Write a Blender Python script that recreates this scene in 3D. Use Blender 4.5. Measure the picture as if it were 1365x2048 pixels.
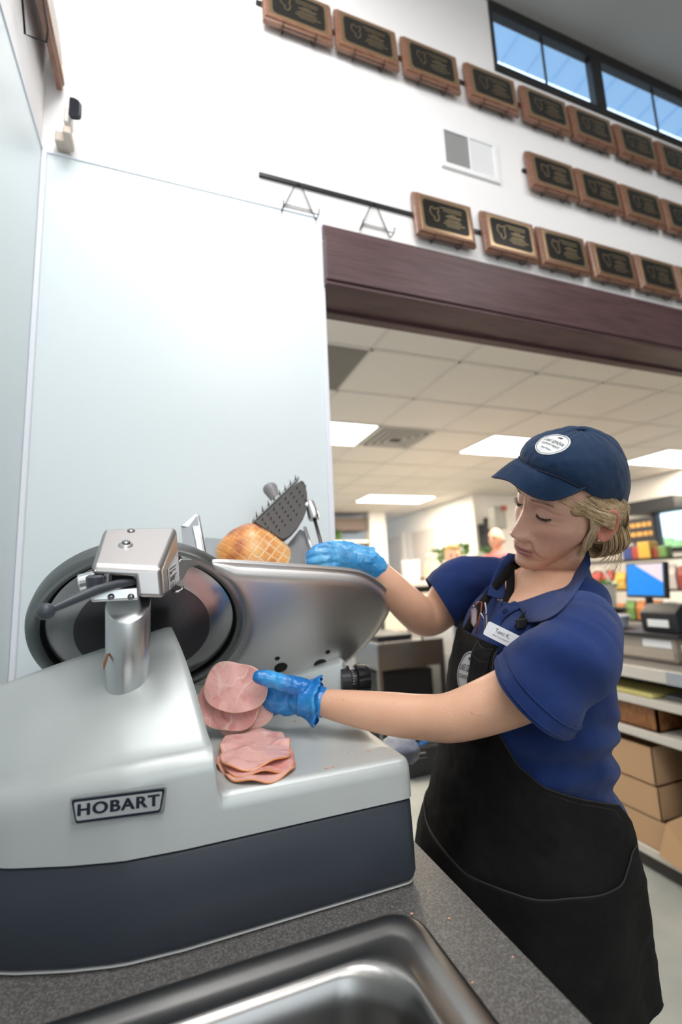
import bpy, bmesh, math, random
import numpy as np
from mathutils import Vector, Matrix, noise
random.seed(7); np.random.seed(7)
for o in list(bpy.data.objects): bpy.data.objects.remove(o)
S = bpy.context.scene; COL = S.collection
R = math.radians
EYE = 1.32                                   # eye height; everything is laid out from eye level, lifted at the end
# ---------------------------------------------------------------- camera
YAW, PIT, ROL, FPX = R(20.4), R(8.7), R(-2.5), 925.0
cf = Vector((math.sin(YAW)*math.cos(PIT), math.cos(YAW)*math.cos(PIT), math.sin(PIT)))
cr = Vector((math.cos(YAW), -math.sin(YAW), 0)); cu = cr.cross(cf)
CR = cr*math.cos(ROL)+cu*math.sin(ROL); CU = -cr*math.sin(ROL)+cu*math.cos(ROL)
cam = bpy.data.objects.new('camera', bpy.data.cameras.new('camera')); COL.objects.link(cam)
cam.matrix_world = Matrix(((CR.x, CU.x, -cf.x, 0), (CR.y, CU.y, -cf.y, 0), (CR.z, CU.z, -cf.z, EYE), (0, 0, 0, 1)))
cam.data.sensor_fit = 'VERTICAL'; cam.data.sensor_height = 36; cam.data.lens = FPX/2048*36
cam.data.dof.use_dof = True; cam.data.dof.focus_distance = 0.70; cam.data.dof.aperture_fstop = 2.2
cam.data.clip_start = .02
S.camera = cam
# ---------------------------------------------------------------- light, world, exposure
S.view_settings.view_transform = 'Standard'; S.view_settings.look = 'None'
S.view_settings.gamma = 1; S.view_settings.use_curve_mapping = False; S.view_settings.exposure = 0.0
W = bpy.data.worlds.new('world'); S.world = W; W.use_nodes = True
W.node_tree.nodes['Background'].inputs[0].default_value = (.62, .80, 1, 1)
W.node_tree.nodes['Background'].inputs[1].default_value = 2.6
def area(name, loc, size, power, col=(1, 1, 1), target=None, sy=None, spread=180):
    L = bpy.data.lights.new(name, 'AREA'); L.energy = power; L.color = col; L.shape = 'RECTANGLE'
    L.size = size; L.size_y = sy or size; L.spread = R(spread)
    o = bpy.data.objects.new(name, L); COL.objects.link(o); o.location = loc
    d = (Vector(target)-Vector(loc)) if target else Vector((0, 0, -1))
    o.rotation_euler = d.to_track_quat('-Z', 'Y').to_euler()
    return o
# ceiling lamps of the prep room (behind / above the camera) and an added cool fill
area('ceiling_lamp_light', (.15, -.1, 2.2), .6, 17, (1, .98, .97), sy=1.2)
area('ceiling_lamp_light', (1.9, -.4, 2.2), .6, 16, (1, .98, .97), sy=1.2)
area('ceiling_lamp_light', (.6, -1.6, 2.2), 1.2, 38, (1, .97, .94), sy=1.2)
area('wall_washer_light', (-.05, .45, 1.95), .5, 10, (1, .985, .985), target=(.15, 1.25, .75), sy=.5)
area('added_fill_light', (-.1, -2.6, .4), 2.2, 30, (.82, .93, 1), target=(.3, 1, -.1), sy=1.6)  # added soft fill from behind the camera; no window stands there
# ---------------------------------------------------------------- helpers
def at(px, py, Y=None, X=None, Z=None):
    d = cf+CR*((px-682.5)/FPX)+CU*((1024-py)/FPX)
    k = Y/d.y if Y is not None else (X/d.x if X is not None else Z/d.z)
    return d*k
def mat(name, col, rough=.5, metal=0, spec=.5, bump=None, noise_col=None, emit=None, estr=1, alpha=1, coat=0, trans=0, sss=0, sheen=0, ior=1.45, aniso=0, attr=None):
    m = bpy.data.materials.new(name); m.use_nodes = True; nt = m.node_tree; b = nt.nodes['Principled BSDF']
    c = tuple(col)+(1,)
    b.inputs['Base Color'].default_value = c; b.inputs['Roughness'].default_value = rough
    b.inputs['Metallic'].default_value = metal; b.inputs['Specular IOR Level'].default_value = spec
    b.inputs['Coat Weight'].default_value = coat; b.inputs['Transmission Weight'].default_value = trans
    b.inputs['IOR'].default_value = ior; b.inputs['Sheen Weight'].default_value = sheen
    b.inputs['Subsurface Weight'].default_value = sss; b.inputs['Alpha'].default_value = alpha
    b.inputs['Anisotropic'].default_value = aniso
    if sss: b.inputs['Subsurface Radius'].default_value = (1, .35, .2); b.inputs['Subsurface Scale'].default_value = .006
    if emit: b.inputs['Emission Color'].default_value = tuple(emit)+(1,); b.inputs['Emission Strength'].default_value = estr
    tc = nt.nodes.new('ShaderNodeTexCoord')
    src = None
    if attr:
        a = nt.nodes.new('ShaderNodeAttribute'); a.attribute_name = attr; src = a.outputs['Color']
        nt.links.new(src, b.inputs['Base Color'])
    if noise_col:          # (col2, scale, lo, hi[, stretch])
        n = nt.nodes.new('ShaderNodeTexNoise'); n.inputs['Scale'].default_value = noise_col[1]; n.inputs['Detail'].default_value = 5
        mp = nt.nodes.new('ShaderNodeMapping'); nt.links.new(tc.outputs['Object'], mp.inputs[0]); nt.links.new(mp.outputs[0], n.inputs[0])
        if len(noise_col) > 4: mp.inputs['Scale'].default_value = noise_col[4]
        r = nt.nodes.new('ShaderNodeMapRange'); r.inputs[1].default_value = noise_col[2]; r.inputs[2].default_value = noise_col[3]
        mx = nt.nodes.new('ShaderNodeMix'); mx.data_type = 'RGBA'
        nt.links.new(n.outputs[0], r.inputs[0]); nt.links.new(r.outputs[0], mx.inputs[0])
        mx.inputs[6].default_value = c; mx.inputs[7].default_value = tuple(noise_col[0])+(1,)
        if src: nt.links.new(src, mx.inputs[6])
        nt.links.new(mx.outputs[2], b.inputs['Base Color'])
    if bump:               # (scale, strength[, stretch])
        n = nt.nodes.new('ShaderNodeTexNoise'); n.inputs['Scale'].default_value = bump[0]; n.inputs['Detail'].default_value = 3
        mp = nt.nodes.new('ShaderNodeMapping'); nt.links.new(tc.outputs['Object'], mp.inputs[0]); nt.links.new(mp.outputs[0], n.inputs[0])
        if len(bump) > 2: mp.inputs['Scale'].default_value = bump[2]
        bp = nt.nodes.new('ShaderNodeBump'); bp.inputs['Strength'].default_value = bump[1]; bp.inputs['Distance'].default_value = .002
        nt.links.new(n.outputs[0], bp.inputs['Height']); nt.links.new(bp.outputs[0], b.inputs['Normal'])
    return m
class MB:
    def __init__(s): s.bm = bmesh.new()
    def box(s, a, b, rot=None, c=None):
        x0, y0, z0 = a; x1, y1, z1 = b
        vs = [Vector((x, y, z)) for x in (x0, x1) for y in (y0, y1) for z in (z0, z1)]
        if rot is not None:
            c = Vector(c) if c is not None else (Vector(a)+Vector(b))/2
            vs = [rot @ (v-c)+c for v in vs]
        return s.hexa(vs)
    def hexa(s, vs):       # order: x0y0z0,x0y0z1,x0y1z0,x0y1z1,x1y0z0,...
        v = [s.bm.verts.new(p) for p in vs]
        for f in ((0, 1, 3, 2), (4, 6, 7, 5), (0, 4, 5, 1), (2, 3, 7, 6), (0, 2, 6, 4), (1, 5, 7, 3)):
            s.bm.faces.new([v[i] for i in f])
        return s
    def loft(s, rings, closed=True, caps=True):
        vv = [[s.bm.verts.new(p) for p in r] for r in rings]; n = len(vv[0])
        for a, b in zip(vv, vv[1:]):
            for i in range(n if closed else n-1):
                j = (i+1) % n
                try: s.bm.faces.new((a[i], a[j], b[j], b[i]))
                except ValueError: pass
        if caps and closed:
            for r in (vv[0], vv[-1]):
                try: s.bm.faces.new(r)
                except ValueError: pass
        return s
    def cyl(s, p, q, r0, r1=None, n=24, caps=True):
        p, q = Vector(p), Vector(q); r1 = r0 if r1 is None else r1
        d = (q-p).normalized(); a = d.orthogonal().normalized(); b = d.cross(a)
        return s.loft([[c+a*(r*math.cos(t*2*math.pi/n))+b*(r*math.sin(t*2*math.pi/n)) for t in range(n)] for c, r in ((p, r0), (q, r1))], caps=caps)
    def lathe(s, p, d, prof, n=32):   # prof: (dist along d, radius)
        p = Vector(p); d = Vector(d).normalized(); a = d.orthogonal().normalized(); b = d.cross(a)
        return s.loft([[p+d*h+a*(r*math.cos(t*2*math.pi/n))+b*(r*math.sin(t*2*math.pi/n)) for t in range(n)] for h, r in prof])
    def tube(s, pts, rad, n=10, caps=True):
        pts = [Vector(p) for p in pts]; rad = rad if hasattr(rad, '__len__') else [rad]*len(pts)
        d = (pts[1]-pts[0]).normalized(); a = d.orthogonal().normalized(); rings = []
        for i, p in enumerate(pts):
            t = (pts[min(i+1, len(pts)-1)]-pts[max(i-1, 0)]).normalized()
            a = (a-t*a.dot(t)).normalized(); b = t.cross(a)
            rings.append([p+a*(rad[i]*math.cos(k*2*math.pi/n))+b*(rad[i]*math.sin(k*2*math.pi/n)) for k in range(n)])
        return s.loft(rings, caps=caps)
    def sphere(s, c, r, n=16, sc=(1, 1, 1), rot=None):
        c = Vector(c); rings = []
        for i in range(1, n):
            th = math.pi*i/n
            ring = [Vector((math.sin(th)*math.cos(k*math.pi/n)*sc[0], math.sin(th)*math.sin(k*math.pi/n)*sc[1], math.cos(th)*sc[2]))*r for k in range(2*n)]
            rings.append([c+(rot @ p if rot is not None else p) for p in ring])
        return s.loft(rings)
    def prism(s, poly, d):            # poly: 3D points, extruded by vector d
        d = Vector(d); return s.loft([[Vector(p) for p in poly], [Vector(p)+d for p in poly]])
    def poly(s, pts):
        s.bm.faces.new([s.bm.verts.new(p) for p in pts]); return s
    def build(s, name, m, parent=None, smooth=False, bevel=0, seg=2, sub=0, solid=0, soff=0, ang=None, weld=False):
        if weld: bmesh.ops.remove_doubles(s.bm, verts=s.bm.verts, dist=1e-5)
        bmesh.ops.recalc_face_normals(s.bm, faces=s.bm.faces)
        me = bpy.data.meshes.new(name); s.bm.to_mesh(me); s.bm.free()
        return link(name, me, m, parent, smooth, bevel, seg, sub, solid, soff, ang)
def link(name, me, m, parent=None, smooth=False, bevel=0, seg=2, sub=0, solid=0, soff=0, ang=None):
    o = bpy.data.objects.new(name, me); COL.objects.link(o)
    for q in (m if isinstance(m, (list, tuple)) else [m]): me.materials.append(q)
    if smooth or bevel or sub:
        me.shade_smooth()
    if solid:
        d = o.modifiers.new('s', 'SOLIDIFY'); d.thickness = solid; d.offset = soff
    if bevel:
        d = o.modifiers.new('b', 'BEVEL'); d.width = bevel; d.segments = seg; d.limit_method = 'ANGLE'; d.angle_limit = R(35); d.harden_normals = True
    if sub:
        d = o.modifiers.new('u', 'SUBSURF'); d.levels = sub; d.render_levels = sub
    if smooth and not bevel and ang:
        try: me.set_sharp_from_angle(angle=R(ang))
        except Exception: pass
    if parent is not None: o.parent = parent
    return o
def tag(o, label=None, cat=None, group=None, kind=None):
    if label: o['label'] = label
    if cat: o['category'] = cat
    if group: o['group'] = group
    if kind: o['kind'] = kind
    return o
def thing(name, label, cat, group=None, loc=(0, 0, 0)):
    o = bpy.data.objects.new(name, None); o.empty_display_size = .05; COL.objects.link(o); o.location = loc
    return tag(o, label, cat, group)
def struct(o): o['kind'] = 'structure'; return o
def copy_tree(o, parent=None, loc=None):
    c = o.copy(); COL.objects.link(c); c.parent = parent
    for ch in [x for x in bpy.data.objects if x.parent == o]: copy_tree(ch, c)
    return c
def lerp(a, b, t): return a+(b-a)*t
def smooth(t): t = max(0, min(1, t)); return t*t*(3-2*t)
def interp(x, xs, ys): return float(np.interp(x, xs, ys))
def text_mesh(body, size, align='CENTER', ext=.0004, sx=1, bold=0, shear=0, space=1):
    cu_ = bpy.data.curves.new('t', 'FONT'); cu_.body = body; cu_.size = size; cu_.align_x = align; cu_.align_y = 'CENTER'; cu_.extrude = ext
    cu_.offset = bold; cu_.shear = shear; cu_.space_character = space
    o = bpy.data.objects.new('t', cu_); COL.objects.link(o)
    bpy.context.view_layer.update()
    me = bpy.data.meshes.new_from_object(o.evaluated_get(bpy.context.evaluated_depsgraph_get()))
    bpy.data.objects.remove(o)
    if sx != 1: me.transform(Matrix.Diagonal((sx, 1, 1, 1)))
    return me
def frame(o, x, y):        # matrix with x axis, y axis, z = x cross y, origin o
    x = Vector(x).normalized(); y = Vector(y); y = (y-x*y.dot(x)).normalized(); z = x.cross(y); o = Vector(o)
    return Matrix(((x.x, y.x, z.x, o.x), (x.y, y.y, z.y, o.y), (x.z, y.z, z.z, o.z), (0, 0, 0, 1)))
M = dict(
 wall=mat('wall_paint', (.86, .85, .85), .6, bump=(180, .05)),
 frp=mat('white_panel', (.76, .835, .86), .28, bump=(90, .05)),
 trim=mat('white_trim', (.84, .87, .93), .3),
 ceil=mat('ceiling_paint', (.36, .35, .33), .8),
 floor=mat('floor_tile', (.40, .42, .40), .35, noise_col=((.33, .35, .33), 3, .4, .6)),
 beam=mat('maroon_stained_wood', (.105, .055, .06), .42, bump=(30, .35, (.5, 6, 12)), noise_col=((.065, .035, .036), 14, .4, .7, (.4, 3, 6))),
 black=mat('black_metal', (.015, .015, .017), .4),
 blackp=mat('black_plastic', (.02, .021, .024), .45),
 counter=mat('speckled_laminate', (.085, .083, .08), .42, noise_col=((.17, .165, .16), 420, .45, .62)),
 steel=mat('brushed_steel', (.26, .26, .27), .27, 1, bump=(60, .06, (1, 14, 1))),
 alum=mat('cast_aluminium', (.66, .68, .69), .30, 1, bump=(500, .03)),
 alu2=mat('polished_aluminium', (.72, .70, .69), .42, 1, bump=(90, .04)),
 body=mat('silver_body_enamel', (.53, .565, .56), .42, .35, bump=(700, .03)),
 dark=mat('slate_grey_plastic', (.036, .045, .060), .40, bump=(900, .12)),
 blade=mat('blade_steel', (.46, .44, .45), .22, 1),
 bladed=mat('blade_cover', (.10, .095, .105), .33, .9),
 ring=mat('guard_ring_metal', (.30, .31, .31), .32, 1),
 hole=mat('shade_and_bin_black', (.006, .006, .006), .6),  # black that carries the shade inside holes and recesses; also the bins
 white=mat('white_plastic', (.85, .86, .87), .35),
)
# ---------------------------------------------------------------- room
Z0, ZC = -EYE, 2.285; LW, BW = -.32, 1.2
m = MB(); m.box((LW-3, -3.2, Z0-.1), (10, 11, Z0)); struct(m.build('floor', M['floor']))
m = MB(); m.box((LW-.12, -3.2, Z0), (LW, BW+.12, ZC)); struct(m.build('wall_left', M['wall']))
m = MB(); m.box((LW-.12, -3.3, Z0), (6.2, -3.2, ZC)); struct(m.build('wall_rear', mat('rear_wall_paint', (.62, .60, .58), .7)))
m = MB(); m.box((6.1, -3.2, Z0), (6.2, BW, ZC)); struct(m.build('wall_right', mat('right_wall_paint', (.5, .48, .46), .7)))
ZB = .875
m = MB()
m.box((LW, BW, Z0), (.42, BW+.12, ZC)); m.box((.42, BW, ZB), (6.2, BW+.12, 1.952))
m.box((.42, BW, 1.952), (1.168, BW+.12, ZC)); m.box((4.8, BW, Z0), (6.2, BW+.12, ZB))
struct(m.build('wall_back', M['wall']))
m = MB(); m.box((LW-.12, -3.3, ZC), (6.2, BW+.012, ZC+.1)); struct(m.build('ceiling', M['ceil']))
# white washable panels with trims
m = MB(); m.box((LW, BW-.004, Z0), (.42, BW, 1.105)); struct(m.build('wall_back_panel', M['frp']))
m = MB(); m.box((LW, -3.0, Z0), (LW+.004, BW-.004, 1.105)); struct(m.build('wall_left_panel', M['frp']))
m = MB(); m.box((LW, BW-.007, 1.105), (.424, BW, 1.112)); struct(m.build('trim_1', M['trim'], bevel=.001))
m = MB(); m.box((LW, -3.0, 1.105), (LW+.007, BW-.007, 1.112)); struct(m.build('trim_2', M['trim'], bevel=.001))
m = MB(); m.box((LW+.004, BW-.016, Z0), (LW+.016, BW-.004, 1.105)); struct(m.build('trim_3', M['trim'], bevel=.003))
m = MB(); m.box((.408, BW-.010, Z0), (.424, BW+.125, 1.105)); struct(m.build('trim_4', M['trim'], bevel=.003))
# maroon header over the opening
h = thing('door_header_beam', 'long maroon stained wooden header beam over the wide opening', 'beam')
struct(h)
m = MB(); m.box((.42, BW-.022, 1.028), (4.8, BW, 1.075)); m.build('top_board', M['beam'], h, bevel=.003)
m = MB(); m.box((.42, BW-.036, .885), (4.8, BW, 1.026)); m.build('fascia_board', M['beam'], h, bevel=.004)
m = MB(); m.box((.42, BW-.030, .872), (4.8, BW+.13, .885)); m.build('soffit_board', M['beam'], h, bevel=.003)
m = MB(); m.box((.42, BW+.095, .862), (4.8, BW+.132, .873)); m.build('stop_strip', M['beam'], h, bevel=.002)
# clerestory window
w = thing('window_1', 'black framed clerestory window', 'window'); del w['label']; del w['category']; struct(w)
X0, X1, ZA, ZD = 1.168, 4.9, 1.952, ZC
m = MB(); yb = BW-.01; yf = BW+.022
m.box((X0, yb, ZA), (X1, yf, ZA+.03)); m.box((X0, yb, ZD-.055), (X1, yf, ZD)); m.box((X0, yb, ZA+.03), (X0+.012, yf, ZD-.055))
for x in (1.70, 2.44, 3.18, 3.92): m.box((x, yb, ZA+.03), (x+.06, yf, ZD-.055))
m.build('window_frame', M['black'], w, bevel=.003)
m = MB()
for x in (1.44, 2.10, 2.84, 3.58): m.box((x, BW+.005, ZA+.03), (x+.007, BW+.012, ZD-.055))
m.build('muntin', M['black'], w)
glass = mat('window_glass', (1, 1, 1), .02, trans=1, ior=1.02, spec=.3)
m = MB(); m.box((X0, BW+.014, ZA+.02), (X1, BW+.018, ZD-.05)); m.build('pane', glass, w)
sof = mat('soffit_metal', (.34, .52, .74), .5)
m = MB(); m.box((.3, BW+.012, 2.9), (8, 1.735, 2.95))
for k in range(40): m.box((.3+k*.18, BW+.012, 2.893), (.306+k*.18, 1.735, 2.9))
struct(m.build('outer_soffit', sof))
# ---------------------------------------------------------------- counter and sink
m = MB(); zc = -.42
m.box((LW+.016, .592, zc-.04), (.377, 1.18, zc)); m.box((.292, -1.2, zc-.04), (.377, .592, zc))
m.box((LW+.016, -1.2, zc-.04), (.292, .10, zc)); m.box((LW+.016, .10, zc-.04), (-.284, .592, zc))
ct = thing('worktop', 'long grey speckled laminate worktop carrying slicer and sink', 'worktop')
m.build('slab', M['counter'], ct)
m = MB(); m.box((LW+.01, .62, Z0+.1), (.345, 1.17, zc-.04)); m.box((LW+.01, -1.2, Z0+.1), (.345, .05, zc-.04)); m.box((.325, .05, Z0+.1), (.345, .62, zc-.04)); m.box((LW+.01, -1.2, Z0), (.30, 1.17, Z0+.1))
m.build('base_unit', mat('base_unit_grey', (.30, .30, .29), .5), ct)
sk = thing('sink', 'stainless steel drop-in sink with rolled rim in the worktop', 'sink')
def rrect(x0, y0, x1, y1, r, z, n=8):
    o = []
    for cx, cy, a in ((x1-r, y1-r, 0), (x0+r, y1-r, 90), (x0+r, y0+r, 180), (x1-r, y0+r, 270)):
        for i in range(n+1):
            t = R(a+90*i/n); o.append(Vector((cx+r*math.cos(t), cy+r*math.sin(t), z)))
    return o
sx0, sy0, sx1, sy1 = -.29, .09, .298, .604
def rr(ins, z, r): return rrect(sx0+ins, sy0+ins, sx1-ins, sy1-ins, r, z)
m = MB()
m.loft([rr(0, zc+.0005, .042), rr(.0015, zc+.003, .041), rr(.006, zc+.0042, .038), rr(.013, zc+.0040, .034), rr(.020, zc+.0032, .030), rr(.026, zc+.0005, .028), rr(.030, zc-.0006, .030), rr(.045, zc-.0004, .045),
        rr(.048, zc+.001, .060), rr(.053, zc-.001, .064), rr(.058, zc-.008, .066), rr(.063, zc-.03, .066), rr(.075, zc-.15, .06), rr(.10, zc-.165, .05)], caps=False)
m.bm.faces.new([v for v in m.bm.verts][-36:])
steel_s = mat('sink_steel', (.30, .295, .29), .30, 1, bump=(55, .06))
m.build('basin', steel_s, sk, smooth=True, ang=50)
m = MB(); m.lathe((0, .35, zc-.166), (0, 0, 1), [(0, .045), (.004, .045), (.004, .036), (.001, .03), (.001, .001)]); m.build('drain', M['steel'], sk, smooth=True, ang=40)
# ---------------------------------------------------------------- slicer
SL = thing('meat_slicer', 'large silver and slate grey deli meat slicer on the worktop', 'meat slicer', loc=(.03, .85, -.42))
class SP:
    pass
def sp(mb, name, m_, parent=None, **k):          # build a slicer part in eye coordinates
    o = mb.build(name, m_, None, **k); pr = parent or SL
    o.parent = pr
    if pr is SL: o.location = -Vector(SL.location)
    return o
def fy(x):   # front line of the base in plan
    return interp(x, [-.32, -.30, -.27, -.23, -.172, -.105, -.048, .02, .4], [.90, .83, .772, .722, .686, .661, .645, .640, .640])
xs = [-.312, -.306, -.295, -.28]+[lerp(-.26, .30, i/28) for i in range(29)]
front = [(x, fy(x)) for x in xs]+[(.318, .6405), (.326, .644), (.331, .650), (.3335, .658)]
outline = front+[(.3335, 1.03), (.32, 1.045), (-.29, 1.045), (-.312, 1.03)]
def ol(off, z):
    cx, cy = .01, .84; out = []
    n = len(outline)
    for i, (x, y) in enumerate(outline):
        a, b = Vector(outline[i-1]), Vector(outline[(i+1) % n]); t = (b-a).normalized()
        out.append(Vector((x+t.y*off, y-t.x*off, z)))
    return out
m = MB(); m.loft([ol(-.030, -.4165), ol(-.008, -.4165), ol(-.003, -.412), ol(.0, -.405), ol(-.0005, -.36), ol(-.002, -.314), ol(-.0035, -.3105), ol(-.008, -.3085), ol(-.03, -.3085)])
sp(m, 'base', M['dark'], smooth=True, ang=50)
m = MB(); m.loft([ol(-.0115, -.4178), ol(-.0045, -.4178), ol(-.0045, -.4160), ol(-.0115, -.4160)]); sp(m, 'base_gasket', mat('base_gasket_white', (.6, .6, .6), .4))
for x, y in ((-.19, .76), (.28, .70), (.28, .99), (-.24, .99)):
    m = MB(); m.cyl((x, y, -.42), (x, y, -.405), .02); sp(m, 'foot', M['blackp'])
# silver body: a tray on the right, the motor housing on the left
TZ = -.254
def ridge(x): return interp(x, [-.32, -.242, -.203, -.156, -.107, -.032, -.008, .06], [-.162, -.131, -.118, -.104, -.090, -.0690, -.0625, -.060])
def ftop(x): return interp(x, [-.32, -.175, -.128, -.077, -.021, .06], [-.262, -.233, -.222, -.213, -.208, -.205])
def xstep(y): return .060-.052*(max(y, .655)-.655)/.215
cols = [('h', k) for k in np.linspace(0, 1, 34)]+[('s', b) for b in (.985, .95, .85, .6, .3, .12, .04, 0)]+[('t', k) for k in (0.04, .12, .3, .55, .8, .92, .96, .985, 1)]
rings = []
for kind, k in cols:
    pts = []
    def X(y):
        xs_ = xstep(y)
        if kind == 'h': return lerp(-.306, xs_-.006, k)
        if kind == 's': return xs_-.006+(.006 if k < 1 else 0)*math.sqrt(max(0, 1-k*k)) if k > .2 else xs_+(.2-k)/.2*.006
        return lerp(xs_+.006, .3325, k)
    bl = 1 if kind == 'h' else (k if kind == 's' else 0)
    edge = {.96: .001, .985: .004, 1: .010}.get(k, 0) if kind == 't' else 0
    xr = X(.66); yf0 = fy(xr)
    if kind == 't' and k > .9: yf0 += {.92: 0, .96: .001, .985: .005, 1: .014}[k]
    ft = lerp(TZ, ftop(xr), bl)-edge
    rad = lerp(.010, .022, bl)
    for z in np.linspace(-.307, ft-rad, 5): pts.append((xr, yf0+.004*(z+.307)/.1, z))
    for a in np.linspace(0, 90, 8)[1:]:
        t = R(a); slope_lift = bl*rad*.35*(a/90)
        pts.append((xr, yf0+.003+rad*(1-math.cos(t)), ft-rad+rad*math.sin(t)+slope_lift*.6))
    y1 = pts[-1][1]; z1 = pts[-1][2]
    for t in np.linspace(0, 1, 16)[1:]:
        y = lerp(y1, .868, t); xx = X(y)
        zh = lerp(z1 if bl == 1 else ftop(xx), ridge(xx), t+.10*math.sin(math.pi*t))
        zt = TZ-edge
        pts.append((xx, y, lerp(zt, zh, bl)))
    zt = TZ-edge
    for y, dz in ((.876, .003), (.884, .012), (.888, .03), (.89, .12)):
        pts.append((X(.868), y, lerp(zt, max(ridge(X(.868))-dz, TZ), bl)))
    pts.append((X(.868), 1.02, TZ-edge)); pts.append((X(.868), 1.045, TZ-.006-edge)); pts.append((X(.868), 1.045, -.307))
    rings.append([Vector(p) for p in pts])
m = MB(); m.loft(rings, closed=False, caps=False)
for r_ in (rings[0], rings[-1]): pass
sp(m, 'body_housing', M['body'], smooth=True, weld=True)
m = MB(); m.poly(rings[-1]); sp(m, 'tray_side', M['body'])
# maker's badge
bc = Vector((-.0535, 0, -.246)); nf = Vector((-.03, -1, 0)).normalized()
ang = math.atan2(fy(0)-fy(-.105), .105)
bx = Vector((math.cos(ang), math.sin(ang), .012)).normalized()
bo = Vector((-.0535, fy(-.0535)-.0012, -.2465))
Bm = frame(bo, bx, (0, 0, 1))
def badge_poly(w0, w1, h, r, z, n=5):      # inverted trapezoid, rounded
    cs = [(-w0/2, h/2), (w0/2, h/2), (w1/2, -h/2), (-w1/2, -h/2)]; out = []
    for i in range(4):
        p = Vector(cs[i]); a = (Vector(cs[i-1])-p).normalized(); b = (Vector(cs[(i+1) % 4])-p).normalized()
        for k in range(n+1):
            t = k/n; q = p+a*r*(1-t)**2+b*r*t**2; out.append(Bm @ Vector((q.x, q.y, z)))
    return out
def plate(w0, w1, h, r, z0, z1, name, m_, par):
    m = MB(); m.loft([badge_poly(w0, w1, h, r, z0), badge_poly(w0, w1, h, r, z1)]); return sp(m, name, m_, par)
bdg = plate(.1075, .1010, .0300, .004, -.001, .0012, 'badge', M['alum'], SL)
def rawlink(name, me, m_, par):
    o = link(name, me, m_); o.parent = par; return o
navy_ink = mat('badge_navy', (.010, .014, .028), .35)
for (w0, w1, h, r, z, nm, mm, dy) in ((.1035, .0925, .0262, .0035, .0015, 'badge_border', navy_ink, 0), (.0975, .0905, .0200, .0025, .0018, 'badge_field', mat('badge_field', (.62, .63, .64), .35, .6), .0006)):
    m = MB(); m.loft([badge_poly(w0, w1, h, r, .001), badge_poly(w0, w1, h, r, z)]); o = m.build(nm, mm)
    o.parent = bdg
me0 = text_mesh('HOBART', .0175, ext=.0002, bold=.0002, sx=1.20, space=1.13); bq = bmesh.new()
for dx_, dy_ in ((-.0006, 0), (-.0003, .0002), (0, 0), (.0003, -.0002), (.0006, 0)):
    mq_ = me0.copy(); mq_.transform(Matrix.Translation((dx_, dy_, dx_*.02))); bq.from_mesh(mq_)
me = bpy.data.meshes.new('badge_lettering'); bq.to_mesh(me); bq.free()
me.transform(Bm @ Matrix.Translation((0, .0006, .0021))); rawlink('badge_lettering', me, navy_ink, bdg)
# knife plane: overhangs towards the viewer by 40 degrees
KT = R(40); KC = Vector((-.042, .92, -.067)); KU = Vector((0, -math.sin(KT), math.cos(KT))); KN = Vector((0, -math.cos(KT), -math.sin(KT)))  # KN points to viewer
def kp(u, v, w=0): return KC+Vector((1, 0, 0))*u+KU*v+KN*w
m = MB(); prof = [(.161, -.004), (.161, .002), (.166, .006), (.176, .007), (.181, .004), (.183, -.002), (.182, -.02), (.170, -.024), (.161, -.02)]
m.loft([[kp(r_*math.cos(t), r_*math.sin(t), w_) for r_, w_ in prof] for t in np.linspace(0, 2*math.pi, 97)], caps=False)
sp(m, 'knife_guard_ring', M['ring'], smooth=True, ang=40)
m = MB(); rr_ = [(.001, .004), (.112, .004), (.1125, .002), (.119, .0015), (.140, -.002), (.1545, -.006), (.1555, -.008), (.15, -.010), (.001, -.010)]
m.loft([[kp(r_*math.cos(t), r_*math.sin(t), w_) for t in np.linspace(0, 2*math.pi, 97)[:-1]] for r_, w_ in rr_]); kn = sp(m, 'knife', M['blade'], smooth=True, ang=25)
m = MB(); m.loft([[kp(r_*math.cos(t), r_*math.sin(t), w_) for t in np.linspace(0, 2*math.pi, 97)[:-1]] for r_, w_ in [(.001, .0048), (.109, .0048), (.112, .004), (.112, .002)]])
o = m.build('knife_cover', M['bladed'], smooth=True, ang=30); o.parent = kn
m = MB(); m.loft([[kp(r_*math.cos(t), r_*math.sin(t), w_) for t in np.linspace(0, 2*math.pi, 65)[:-1]] for r_, w_ in [(.001, -.013), (.162, -.013), (.162, -.018), (.001, -.018)]])
sp(m, 'knife_backing', M['hole'])
# gauge plate with its rolled bulge and a bite cut out for the knife
def spline(pts, n=10):
    out = []; L = len(pts)
    for i in range(L-1):
        p0, p1, p2, p3 = pts[max(i-1, 0)], pts[i], pts[i+1], pts[min(i+2, L-1)]
        for k in range(n):
            t = k/n; out.append(tuple(.5*((2*b)+(-a+c)*t+(2*a-5*b+4*c-d)*t*t+(-a+3*b-3*c+d)*t**3) for a, b, c, d in zip(p0, p1, p2, p3)))
    out.append(tuple(pts[-1])); return out
# (u, v) measured from the knife centre
arcR = .1665
arc = [(arcR*math.cos(t), arcR*math.sin(t)) for t in np.linspace(R(-80), R(50), 36)]
edge_ = [(.100, .1400), (.108, .1460), (.118, .1475), (.15, .1455), (.235, .1360), (.330, .1250), (.395, .1120), (.440, .0860), (.470, .0550), (.484, .0180), (.478, -.030), (.462, -.075), (.440, -.112), (.412, -.148), (.388, -.172), (.365, -.1815), (.335, -.180), (.25, -.178), (.15, -.176), (.06, -.174), (.042, -.168)]
gp = arc+spline([(.1055, .133)]+edge_, 5)
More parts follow.
